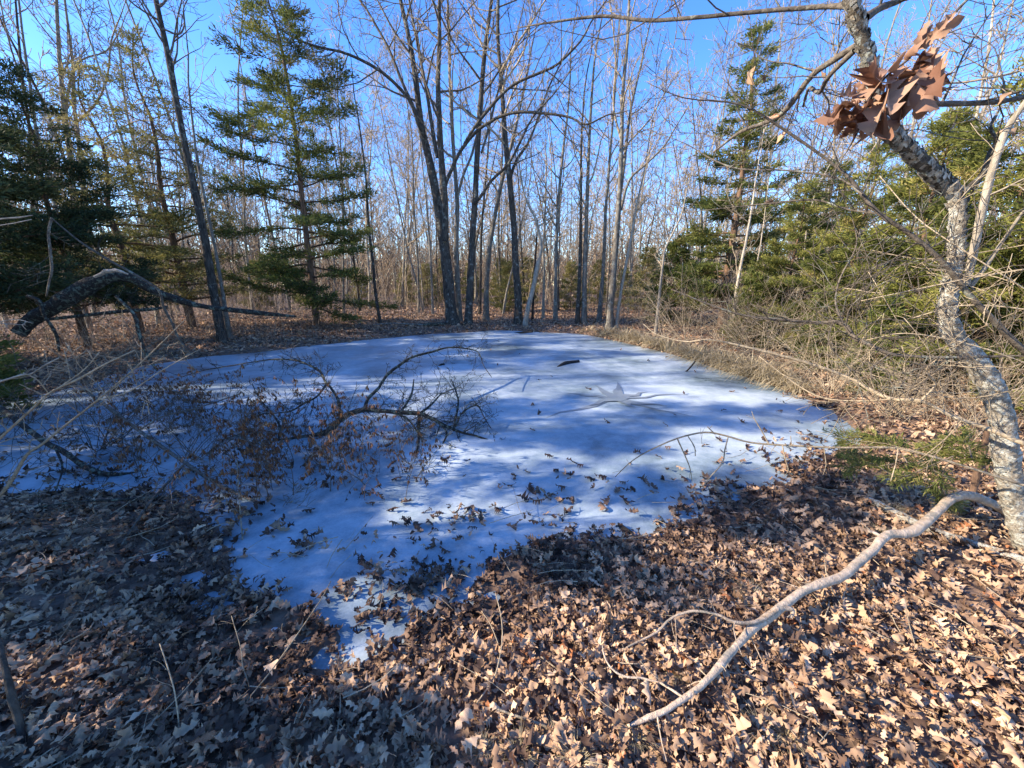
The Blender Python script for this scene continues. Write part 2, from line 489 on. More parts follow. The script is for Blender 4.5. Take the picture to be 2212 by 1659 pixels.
# ------------------------------------------------------------------ leaves
def leaf_template(rng, stations=13, curl=1.0, kind=0):
    """lobed oak leaf along +X, unit length"""
    sets = {13: ([.012, .03, .13, .27, .25, .13, .20, .38, .36, .18, .22, .27, .16, .02], [.012, .03, .22, .12, .10, .34, .20, .12, .40, .24, .13, .28, .10, .01]),
            8: ([.02, .10, .27, .16, .36, .20, .28, .16, .02], [.02, .24, .12, .34, .14, .40, .15, .24, .01]),
            5: ([.03, .22, .34, .24, .02], [.03, .34, .22, .34, .02]),
            3: ([.05, .32, .03], [.04, .36, .05])}
    half = sets[stations][kind % 2]
    n = len(half)
    xs = np.linspace(0, 1, n)
    V = []
    cy = rng.uniform(.6, 3.8) * curl * rng.choice((1, 1, -1)); cx = rng.uniform(-1.6, 1.9) * curl; tw = rng.uniform(-1.1, 1.1) * curl
    sc = rng.uniform(.55, .92); ph = rng.uniform(0, 6); am = rng.uniform(.02, .07) * curl; bend = rng.uniform(-.16, .16)
    for i in range(n):
        x = xs[i]
        for s in (-1, 0, 1):
            w = half[i] * rng.uniform(.78, 1.18) * s * sc
            xx = x + (abs(w) * rng.uniform(.0, .3) if i not in (0, n - 1) else 0)
            z = cy * w * w * 1.6 + cx * (x - .5) ** 2 * .55 + tw * (x - .5) * w + am * math.sin(ph + 9 * x + 5 * s) + abs(w) * rng.uniform(-.12, .12) * curl
            V.append((xx - .5, w + bend * (x - .5) ** 2 * 2, z))
    V = np.array(V); V[:, 2] -= V[:, 2].mean()
    Q = []
    for i in range(n - 1):
        for s in (0, 1):
            Q.append((3 * i + s, 3 * i + 3 + s, 3 * i + 4 + s, 3 * i + 1 + s))
    return V, np.array(Q)

lr = random.Random(5)
T_NEAR = [leaf_template(lr, 13, 1.0, i) for i in range(18)]
T_HALF = [leaf_template(lr, 8, 1.0, i) for i in range(14)]
T_MID = [leaf_template(lr, 5, .9, i) for i in range(8)]
T_FAR = [leaf_template(lr, 3, .8, i) for i in range(6)]

def rot_mats(yaw, pitch, roll):
    cy, sy, cp, sp, cr, sr = np.cos(yaw), np.sin(yaw), np.cos(pitch), np.sin(pitch), np.cos(roll), np.sin(roll)
    R = np.empty((len(yaw), 3, 3))
    R[:, 0, 0] = cy * cp; R[:, 0, 1] = cy * sp * sr - sy * cr; R[:, 0, 2] = cy * sp * cr + sy * sr
    R[:, 1, 0] = sy * cp; R[:, 1, 1] = sy * sp * sr + cy * cr; R[:, 1, 2] = sy * sp * cr - cy * sr
    R[:, 2, 0] = -sp; R[:, 2, 1] = cp * sr; R[:, 2, 2] = cp * cr
    return R

def scatter(templates, P, size, R, tint, which):
    VV, QQ, AA, off = [], [], [], 0
    for k, (tv, tq) in enumerate(templates):
        m = which == k
        c = int(m.sum())
        if not c:
            continue
        v = np.einsum('bij,nj->bni', R[m], tv) * size[m][:, None, None] + P[m][:, None, :]
        VV.append(v.reshape(-1, 3))
        QQ.append((tq[None] + (off + np.arange(c) * len(tv))[:, None, None]).reshape(-1, 4))
        AA.append(np.repeat(tint[m], len(tv)))
        off += c * len(tv)
    return np.concatenate(VV), np.concatenate(QQ), np.concatenate(AA)

def sample_litter(r0, r1, dens, amax, ymin=-1.0):
    area = math.radians(2 * amax) / 2 * (r1 * r1 - r0 * r0)
    n = int(area * dens)
    r = np.sqrt(nr.uniform(r0 * r0, r1 * r1, n)); a = np.radians(nr.uniform(-amax, amax, n))
    x, y = r * np.sin(a), r * np.cos(a)
    ok = y > ymin
    x, y = x[ok], y[ok]
    dh = np.full(x.shape, 9.0)
    for hx, hy, r in _HOLES:
        dh = np.minimum(dh, np.hypot(x - hx, (y - hy) * 1.2) - r)
    d = sdf(x, y, False)
    nz = .75 * (fbm(x, y, 1.6, 3) - .5) + .6 * (fbm(x, y, .7, 0) - .5)
    nz2 = fbm(x, y, 5.0, 1) - .5
    near = np.clip(1 - (y - 4) / 4, 0, 1)
    e = d + (.8 * nz + .6 * nz2) * (.35 + near)
    p = np.clip((e + .10 + .12 * near) / (.2 + .34 * near), 0, 1) ** 1.6
    p = np.maximum(p, np.clip((height(x, y) + .004) / .012, 0, 1))
    left = np.clip((1.2 - x) / 2.5, 0, 1) * near
    p = np.maximum(p, (.10 + .22 * left) * near * np.clip(1 + d / (1.0 + .7 * left), 0, 1) ** 1.5 * np.clip(.5 + 3 * nz2, 0, 2))
    p = p * np.clip((dh + .04) / .05, .04, 1)
    k = nr.random(len(x)) < p
    d = np.minimum(d, dh)
    return x[k], y[k], d[k]

def leaf_batch(r0, r1, dens, amax, templates, s0, s1, tilt, lift):
    x, y, d = sample_litter(r0, r1, dens, amax)
    n = len(x)
    h = np.maximum(height(x, y, d), .004)
    size = s0 * .8 + (s1 - s0 * .8) * nr.random(n) ** 1.4
    P = np.stack([x, y, h + .006 + nr.random(n) ** 1.5 * lift], -1)
    R = rot_mats(nr.uniform(0, 2 * math.pi, n), nr.normal(0, tilt, n), nr.normal(0, tilt, n) + math.pi * (nr.random(n) < .4))
    damp = np.clip(1 - d / .5, 0, 1)
    tint = np.clip(nr.normal(.52, .25, n) - .34 * damp * (y < 6), 0.02, 1)
    which = nr.integers(0, len(templates), n)
    return P, size, R, tint, which

bands = [(.3, 2.7, 1900, 115, T_NEAR, .045, .092, .42, .05),
         (2.7, 5.2, 800, 75, T_HALF, .05, .10, .42, .05),
         (5.2, 10, 300, 66, T_MID, .06, .12, .4, .05),
         (10, 20, 130, 62, T_FAR, .08, .14, .45, .05),
         (20, 36, 40, 60, T_FAR, .10, .2, .5, .06)]
lv, lq, la, loff = [], [], [], 0
pieces = None
for bi, bd in enumerate(bands):
    P, size, R, tint, which = leaf_batch(*bd)
    if bi == 0:
        # the leaves that show largest become pieces of their own
        rel = P - np.array(CAM)
        dep = rel @ np.array(FWD)
        u = rel[:, 0] / np.maximum(dep, .1) * FPX + CX
        upv = rel @ np.array((0, _sp, _cp))
        v = CY - upv / np.maximum(dep, .1) * FPX
        vis = (dep > .3) & (u > 10) & (u < 2200) & (v > 0) & (v < 1650)
        score = np.where(vis, size / np.maximum(dep, .1) + (P[:, 2] > .1) * .02, 0)
        top = np.argsort(-score)[:1500]
        top = nr.permutation(top)[:300]
        pieces = (P[top] + np.array((0, 0, .012)), size[top], R[top], which[top])
        m = np.ones(len(P), bool); m[top] = False
        P, size, R, tint, which = P[m], size[m], R[m], tint[m], which[m]
    a, b, c = scatter(bd[4], P, size, R, tint, which)
    lv.append(a); lq.append(b + loff); la.append(c); loff += len(a)
litter = link('leaf_litter', make_mesh('leaf_litter', np.concatenate(lv), [np.concatenate(lq)], M['leaf'], True, np.concatenate(la)), floor)
tag(litter, kind='stuff')
leaf_me = [make_mesh('leaf', tv, [tq], M['leafone']) for tv, tq in T_NEAR]
for P_, s_, R_, w_ in zip(*pieces):
    o = bpy.data.objects.new('leaf', leaf_me[w_]); COL.objects.link(o); o.parent = floor
    mm = Matrix([list(r) for r in R_]).to_4x4(); mm = Matrix.Translation(P_) @ mm @ Matrix.Scale(float(s_), 4)
    o.matrix_local = mm

# leaves lying singly on the ice
wet_me = [make_mesh('leaf_on_ice', tv, [tq], M['leafwet']) for tv, tq in T_NEAR]
ice_spots = [(1272, 1060), (1232, 1052), (1235, 1105), (1296, 1055), (1330, 1085), (1385, 1062), (1410, 1078), (1450, 1060), (1490, 1075), (1120, 1150),
             (1180, 1100), (1075, 1130), (1100, 1075), (1145, 1080), (1210, 1080), (1130, 1103), (1040, 1150), (980, 1160), (905, 1170), (880, 1115),
             (1190, 1010), (1250, 1030), (1310, 930), (1150, 950), (1475, 865), (1455, 915), (1435, 938), (1190, 825), (1150, 890), (1165, 910),
             (1075, 800), (1165, 835), (1270, 855), (1120, 775), (1060, 765), (900, 770), (1010, 780), (1720, 930), (1680, 905), (1730, 905),
             (1650, 950), (1600, 930), (1560, 905), (1760, 960), (1690, 860), (1580, 860), (1500, 815), (1400, 790), (1340, 765), (1440, 780),
             (640, 800), (560, 830), (700, 850), (480, 830), (900, 1010), (940, 1050), (1010, 1020), (860, 1060), (1520, 985), (1480, 1000),
             (1420, 1010), (1560, 1000), (1610, 985), (1650, 1010), (1690, 1000), (1580, 1040), (1520, 1050), (1360, 1110), (1300, 1120), (1220, 1130)]
for i, (px, py) in enumerate(ice_spots):
    for rep in range(2 if py > 980 else 1):
        p = ground_at(px + rep * lr.uniform(-45, 45), py + rep * lr.uniform(-25, 25))
        if sdf(np.array([p.x]), np.array([p.y]))[0] > 0:
            continue
        p.z = .02 + lr.uniform(0, .012)
        o = link('fallen_leaf', lr.choice(wet_me), None, p, (lr.gauss(0, .3), lr.gauss(0, .3), lr.uniform(0, 6.3)), lr.uniform(.07, .12))
        where = 'far out on the ice near the bent black stick' if py < 840 else 'beside the low stubby branch' if px > 1400 and py > 960 else 'towards the right shore of the ice' if px > 1400 else 'before the ragged near edge of the ice' if py > 1040 else 'right of the mossy treetop'
        if px < 760 and py < 860:
            where = 'on the ice behind the rusty weeds'
        tag(o, 'curled brown oak leaf lying ' + where, 'leaf', 'single leaves lying on the ice')
        o.name = 'fallen_leaf' if i == 0 and rep == 0 else o.name

# bits of twig strewn through the near litter
def litter_twigs():
    polys = []
    for _ in range(520):
        r = math.sqrt(lr.uniform(.6, 30)); a = math.radians(lr.uniform(-80, 80)); x, y = r * math.sin(a), r * math.cos(a)
        dd = sdf(np.array([x]), np.array([y]))
        if dd[0] < -.5:
            continue
        z = max(.01, float(height(np.array([x]), np.array([y]), dd)[0])) + lr.uniform(.03, .06)
        L = lr.uniform(.06, .35); b = lr.uniform(0, 6.28); d = Vector((math.cos(b), math.sin(b), lr.uniform(-.1, .2)))
        q = Vector((x, y, z)); P = [q]
        for k in range(3):
            d = (d + ortho(d, lr) * .2).normalized(); P.append(P[-1] + d * L / 3)
        w = lr.uniform(.001, .0035)
        polys.append((P, [w, w * .9, w * .8, w * .5], 4))
    V, Q, T = tubes(polys)
    tag(link('litter_twigs', make_mesh('litter_twigs', V, [Q, T], M['twig']), floor), kind='stuff')
litter_twigs()

# ------------------------------------------------------------------ bare trees drawn stem by stem
def px_stem(pts, Y, dy=0.0, sub=3, jit=.03, Yend=None):
    """image-measured stem, set at its own distance; pts (x, y, width)"""
    n = len(pts); P, R = [], []
    for i, (x, y, w) in enumerate(pts):
        p = at(x, y, Y + dy * i / max(1, n - 1))
        P.append(p); R.append(max(.005, rad(w, p) * .76))
    return smooth_line(P, R, sub, jit)

def bare_tree(name, label, stems, bark, twigbark='twig', ext=3.0, kids=5, dens=1.0, seed=1, sides=9, lev=2, low=.35, cat='tree', group=None, length=1.0, flare=1.35, leaves=0, rmin=.005, roots=True):
    """stems: list of dicts(pts, dy, ext, auto)"""
    rng = random.Random(seed)
    bx, by, bw = stems[0]['pts'][0]
    base = ground_at(bx, by)
    Y = base.y
    trunk, crown, tw = [], [], []
    for si, s in enumerate(stems):
        P, R = px_stem(s['pts'], s.get('Y', Y + s.get('oy', 0)), s.get('dy', 0))
        if si == 0 and roots:
            R[0] *= flare; R[1] *= 1 + (flare - 1) * .3
            P[0] = P[0] - Vector((0, 0, .08))
        e = s.get('ext', ext)
        if e > 0:
            d = (P[-1] - P[-2]).normalized(); q = P[-1].copy(); r = R[-1]; r0 = r
            for i in range(1, 6):
                d = (d + ortho(d, rng) * .10 + Vector((0, 0, .05))).normalized()
                q = q + d * e / 5; P.append(q.copy()); R.append(max(.008, r0 * (1 - .8 * i / 5)))
        big = R[0] > .045
        (trunk if big or si == 0 else crown).append((P, R, sides if big else 6))
        # shoots along the stem
        L = sum((P[i + 1] - P[i]).length for i in range(len(P) - 1))
        acc = 0.0
        step = .62 / (dens * s.get('dens', 1))
        nxt = L * s.get('low', low) + step * rng.random()
        for i in range(len(P) - 1):
            seg = (P[i + 1] - P[i]); sl = seg.length
            while acc + sl > nxt:
                u = (nxt - acc) / sl
                st = P[i].lerp(P[i + 1], u); r = R[i] * (1 - u) + R[i + 1] * u
                td = seg.normalized()
                f = nxt / L
                a = math.radians(rng.uniform(32, 74))
                nd = td * math.cos(a) + ortho(td, rng) * math.sin(a)
                ll = (1.0 + 2.2 * math.sin(min(1, f * 1.05) * math.pi * .85)) * rng.uniform(.45, 1.0) * length * (0.45 + min(1.0, r / .07) * .55)
                grow(st, nd, ll, max(rmin, min(r * .55, .035 * length + .006)), lev, rng, crown, .085, .29, rmin, (0, 3, kids, kids), twig=tw)
                nxt += step * rng.uniform(.5, 1.5)
            acc += sl
    root = bpy.data.objects.new(name, None); COL.objects.link(root)
    root.location = base
    root.empty_display_size = .2
    off = np.array(base)
    for nm, polys, mt in (('trunk', trunk, bark), ('crown', crown, twigbark)):
        if not polys:
            continue
        V, Q, T = tubes(polys)
        link(nm, make_mesh(nm, V - off, [Q, T], M[mt]), root)
    if leaves and tw:
        add_leaf_bits(root, off, [tw[rng.randrange(len(tw))] for _ in range(leaves)], rng)
    tag(root, label, cat, group)
    return root

def add_leaf_bits(root, off, spots, rng, size=(.06, .11)):
    n = len(spots)
    P = np.array([tuple(p) for p, d in spots]) - off + nr.normal(0, .03, (n, 3))
    R = rot_mats(nr.uniform(0, 6.3, n), nr.normal(.8, .5, n), nr.normal(0, .6, n))
    V, Q, A = scatter(T_MID, P, nr.uniform(*size, n), R, nr.uniform(.3, 1, n), nr.integers(0, len(T_MID), n))
    o = link('withered_leaves', make_mesh('withered_leaves', V, [Q], M['leaf'], True, A), root)
    tag(o, kind='stuff')
    return o

bare_tree('leaning_tree', 'tall dark bare tree leaning left at the pond\'s left bank', [
    dict(pts=[(482, 740, 31), (474, 700, 28), (463, 640, 27), (450, 560, 25), (425, 430, 24), (403, 330, 23), (385, 240, 22), (365, 130, 22), (350, 60, 20), (335, -10, 19), (318, -120, 15)], dy=.6, ext=2.5, low=.55),
    dict(pts=[(352, 62, 8), (385, 74, 7), (398, 55, 6), (396, 20, 5), (410, -10, 4)], dy=.3, ext=.8, low=.3),
    dict(pts=[(376, 205, 7), (420, 235, 5), (470, 290, 4), (500, 330, 3)], dy=.5, ext=0, low=.3),
    dict(pts=[(345, 45, 9), (290, 10, 7), (240, -40, 5)], dy=-1, ext=1, low=.3)],
    'oak', 'darktwig', dens=1.2, seed=21, kids=4, leaves=60, length=.8)
bare_tree('slender_tree', 'thin tan trunk close behind the tall leaning tree', [
    dict(pts=[(497, 733, 15), (482, 640, 12), (465, 540, 11), (440, 420, 10), (424, 330, 9), (412, 230, 7)], ext=3, dy=.4)],
    'grey', dens=.8, seed=22, kids=4, length=.8)
bare_tree('forked_oak', 'large dark oak with twin main stems and long limb reaching left, behind the pond', [
    dict(pts=[(978, 700, 36), (973, 660, 33), (965, 575, 32), (955, 500, 31), (942, 420, 27), (926, 340, 24), (909, 267, 21), (899, 180, 19), (885, 90, 17), (865, 0, 15), (850, -90, 12)], ext=3, low=.5, dy=1),
    dict(pts=[(962, 520, 22), (960, 430, 22), (954, 356, 20), (949, 260, 18), (946, 178, 17), (949, 90, 15), (949, 0, 14), (952, -90, 11)], ext=3, low=.3, dy=-1),
    dict(pts=[(945, 340, 13), (936, 290, 12), (922, 200, 11), (896, 66, 9), (880, -20, 7)], ext=2, dy=.5, low=.3),
    dict(pts=[(922, 300, 13), (905, 270, 12), (882, 213, 11), (825, 156, 11), (754, 118, 9), (700, 104, 8), (656, 91, 7), (611, 67, 6), (585, 40, 4), (562, 13, 3)], dy=-2.0, ext=.7, low=.2, dens=1.2),
    dict(pts=[(915, 285, 12), (895, 235, 11), (869, 178, 10), (842, 111, 10), (811, 53, 9), (780, 4, 8), (740, -40, 6)], dy=1.5, ext=2, low=.3),
    dict(pts=[(955, 425, 12), (962, 400, 12), (974, 369, 11), (996, 324, 11), (1031, 282, 10), (1062, 262, 10), (1080, 252, 10), (1124, 242, 9), (1195, 247, 8), (1235, 255, 7), (1266, 269, 6), (1310, 249, 5), (1337, 244, 4)], dy=-2.2, ext=.5, low=.35),
    dict(pts=[(1003, 312, 10), (1025, 275, 10), (1071, 218, 10), (1111, 182, 9), (1169, 156, 9), (1205, 138, 8), (1254, 89, 7), (1276, 49, 6), (1310, 0, 4)], dy=-1.0, oy=-.9, ext=1.2, low=.3),
    dict(pts=[(918, 200, 8), (930, 142, 7), (942, 98, 6), (973, 67, 6), (991, 44, 5), (1018, 13, 4)], dy=-1, ext=1, low=.2)],
    'oak', 'darktwig', seed=23, dens=1.15, kids=5, leaves=70)
bare_tree('grey_tree', 'pale grey straight trunk between the two dark oaks behind the pond', [
    dict(pts=[(993, 697, 17), (988, 600, 15), (986, 520, 14), (988, 443, 13), (983, 370, 12), (979, 310, 12), (974, 230, 11), (971, 155, 10), (969, 44, 8), (966, -40, 6)], ext=3, oy=.2, low=.4),
    dict(pts=[(988, 430, 8), (1000, 380, 8), (1017, 340, 7), (1030, 290, 5)], ext=2, low=.3)],
    'grey', seed=24, dens=1.0)
bare_tree('dark_oak', 'dark crooked oak trunk just right of the twin-stemmed oak', [
    dict(pts=[(1012, 701, 24), (1014, 640, 21), (1018, 576, 21), (1021, 510, 19), (1027, 421, 18), (1031, 332, 18), (1038, 222, 17), (1047, 111, 15), (1056, 44, 14), (1063, -10, 12), (1072, -90, 9)], ext=3, low=.45, dy=.5),
    dict(pts=[(1024, 440, 10), (1038, 425, 10), (1062, 390, 9), (1098, 355, 8), (1124, 306, 7), (1151, 253, 6), (1192, 208, 5)], ext=1.5, dy=-1.5, low=.3),
    dict(pts=[(1040, 330, 7), (1055, 280, 8), (1075, 200, 7), (1096, 130, 6), (1120, 60, 5)], ext=2, dy=1.0, low=.3)],
    'oak', 'darktwig', seed=25, dens=1.1, leaves=40)
bare_tree('slim_tree', 'slim grey tree with dark base right of the dark crooked oak', [
    dict(pts=[(1050, 693, 17), (1051, 620, 15), (1056, 550, 14), (1063, 500, 13), (1076, 430, 12), (1092, 359, 11), (1108, 300, 10), (1126, 220, 8), (1140, 150, 6)], ext=3, dy=.8)],
    'grey', seed=26, dens=1.0)
bare_tree('tall_oak', 'tall oak with ragged bark at the middle of the far bank', [
    dict(pts=[(1120, 700, 25), (1120, 650, 22), (1116, 599, 21), (1110, 488, 19), (1102, 399, 18), (1093, 310, 17), (1083, 177, 14), (1076, 89, 13), (1076, 0, 12), (1080, -90, 9)], ext=3, low=.4),
    dict(pts=[(1100, 395, 9), (1114, 350, 9), (1140, 310, 8), (1160, 262, 7), (1185, 190, 6), (1215, 130, 5)], ext=1.5, dy=1, low=.3),
    dict(pts=[(1079, 160, 8), (1110, 105, 8), (1140, 62, 7), (1165, 20, 6)], ext=2, dy=-1, low=.2)],
    'oak', 'twig', seed=27, dens=1.1, leaves=30)
bare_tree('crooked_tree', 'pale crooked sapling leaning right at the middle of the far bank', [
    dict(pts=[(1134, 702, 15), (1140, 670, 14), (1152, 621, 13), (1162, 570, 12), (1169, 532, 11), (1163, 500, 9), (1156, 470, 8), (1143, 445, 7), (1133, 421, 6), (1125, 380, 5)], ext=1.5, oy=-.3, low=.5)],
    'pale', seed=28, dens=1.0, length=.6)
for i, (nm, lb, pts, bk, ex) in enumerate([
    ('dead_snag', 'thin black broken snag leaning beside the pale crooked sapling', [(1150, 692, 7), (1154, 600, 6), (1162, 475, 4)], 'black', 0),
    ('young_tree', 'thin pale pole just right of the black snag', [(1173, 690, 8), (1175, 610, 7), (1174, 532, 7), (1178, 440, 5), (1180, 350, 4)], 'pale', 2),
    ('young_tree', 'straight grey tree alone in the gap right of the far bank\'s middle', [(1200, 692, 12), (1200, 576, 11), (1206, 443, 9), (1217, 319, 8), (1226, 248, 7), (1232, 160, 5)], 'grey', 3),
    ('young_tree', 'left one of two close grey trunks behind the straw tussocks', [(1247, 699, 13), (1252, 600, 11), (1254, 532, 10), (1255, 399, 8), (1256, 300, 7), (1262, 200, 5)], 'oak', 3),
    ('young_tree', 'right one of two close grey trunks behind the straw tussocks', [(1262, 699, 16), (1263, 600, 14), (1265, 532, 13), (1271, 355, 10), (1275, 266, 9), (1284, 133, 7), (1300, 40, 5)], 'grey', 3),
    ('young_tree', 'grey tree with flared pale foot left of the sunlit twin trunk', [(1294, 694, 13), (1302, 599, 11), (1307, 500, 10), (1309, 443, 9), (1320, 310, 8), (1329, 191, 6), (1336, 100, 5)], 'grey', 3),
    ('young_tree', 'thin sunlit tree leaning right beside the sunlit twin trunk', [(1330, 710, 10), (1340, 640, 9), (1347, 599, 9), (1364, 510, 8), (1377, 434, 6), (1392, 370, 5), (1404, 290, 4)], 'pale', 2),
    ('young_tree', 'dark slim tree between the lone cedar and the twin-stemmed oak', [(822, 700, 10), (812, 640, 9), (805, 560, 8), (796, 480, 7), (790, 380, 6), (776, 270, 5)], 'oak', 2.5),
    ('young_tree', 'twin slim pale tree left of the twin-stemmed oak', [(905, 675, 7), (902, 560, 6), (893, 430, 5), (890, 300, 4), (870, 170, 3)], 'grey', 2.5),
    ('young_tree', 'straight thin tree just left of the twin-stemmed oak', [(935, 680, 7), (930, 560, 6), (920, 430, 5), (907, 300, 4), (900, 180, 3)], 'grey', 2.5),
    ('young_tree', 'dark slim trunk a little left of the slim grey tree', [(1036, 680, 9), (1038, 600, 8), (1040, 500, 7), (1048, 400, 6), (1060, 250, 5)], 'oak', 3),
    ('young_tree', 'bent dark sapling standing at the end of the straw tussocks', [(1416, 722, 9), (1424, 640, 8), (1433, 560, 7), (1440, 530, 6), (1470, 470, 5), (1480, 430, 4)], 'pale', 1),
    ('young_tree', 'white-barked sapling before the right-hand cedars', [(1580, 735, 11), (1586, 680, 10), (1592, 620, 9), (1604, 556, 8), (1612, 520, 8), (1616, 495, 7), (1625, 445, 6), (1632, 390, 4)], 'pale', 1.2),
    ('young_tree', 'thin white sapling just right of the white-barked sapling', [(1597, 730, 6), (1612, 670, 6), (1625, 610, 5), (1640, 545, 4), (1650, 480, 4)], 'pale', 1),
    ('young_tree', 'slender pale sapling in front of the dark gap among right cedars', [(1700, 735, 7), (1716, 660, 6), (1735, 570, 5), (1742, 500, 5), (1760, 420, 4), (1790, 360, 3)], 'pale', 1),
]):
    bare_tree(nm, lb, [dict(pts=pts, ext=ex, low=.3)], bk, 'twig', seed=40 + i, dens=1.0 if ex else .5, kids=4, length=.62 if ex < 2.4 else .8, lev=2 if ex else 1)
bare_tree('twin_trunk_tree', 'sunlit tan trunk dividing into two tall stems at the right of the far bank', [
    dict(pts=[(1317, 711, 21), (1319, 660, 19), (1323, 621, 19), (1332, 510, 17), (1338, 421, 15), (1342, 332, 13), (1344, 244, 12), (1347, 177, 12), (1355, 89, 11), (1359, 0, 9), (1364, -80, 7)], ext=3, low=.4),
    dict(pts=[(1337, 440, 10), (1346, 370, 11), (1353, 310, 10), (1362, 240, 8), (1382, 150, 7), (1402, 60, 5)], dy=.8, ext=2, low=.3),
    dict(pts=[(1341, 455, 9), (1359, 390, 8), (1395, 355, 7), (1435, 315, 6), (1462, 270, 4)], dy=-1, ext=1.2, low=.3),
    dict(pts=[(1341, 300, 7), (1325, 230, 7), (1330, 130, 6), (1322, 40, 5)], dy=1, ext=2, low=.3)],
    'grey', 'twig', seed=70, dens=1.15, leaves=20)
bare_tree('bare_tree', 'grey bare tree rising behind the dark cedars, left of a matching one', [
    dict(pts=[(178, 690, 22), (165, 520, 20), (150, 330, 18), (140, 250, 17), (128, 120, 14), (122, 0, 12), (118, -80, 9)], ext=3, low=.5, oy=0),
    dict(pts=[(142, 260, 9), (150, 180, 9), (175, 130, 7), (230, 110, 6), (262, 60, 4)], dy=.5, ext=1.5, low=.2)],
    'grey', 'twig', seed=71, dens=1.0, leaves=45)
bare_tree('bare_tree', 'grey bare tree with crooked branches rising behind the dark cedars on the left', [
    dict(pts=[(208, 690, 18), (190, 500, 17), (178, 380, 16), (168, 290, 14), (160, 230, 13), (158, 150, 11), (150, 80, 10), (140, 0, 8)], ext=3, low=.4, oy=.6),
    dict(pts=[(170, 260, 8), (210, 220, 8), (233, 160, 7), (240, 90, 6), (262, 30, 4)], dy=-.5, ext=1.5, low=.2),
    dict(pts=[(175, 330, 6), (240, 290, 5), (300, 260, 4), (350, 270, 3)], dy=-.5, ext=.6, low=.2)],
    'grey', 'twig', seed=72, dens=1.0, leaves=45)
bare_tree('bare_tree', 'slim bare tree at the far left, dark against the sky', [
    dict(pts=[(70, 690, 14), (70, 500, 12), (68, 320, 11), (52, 200, 10), (40, 80, 9), (32, -20, 7)], ext=3, low=.5, oy=-1)],
    'oak', 'darktwig', seed=73, dens=1.0, leaves=25)

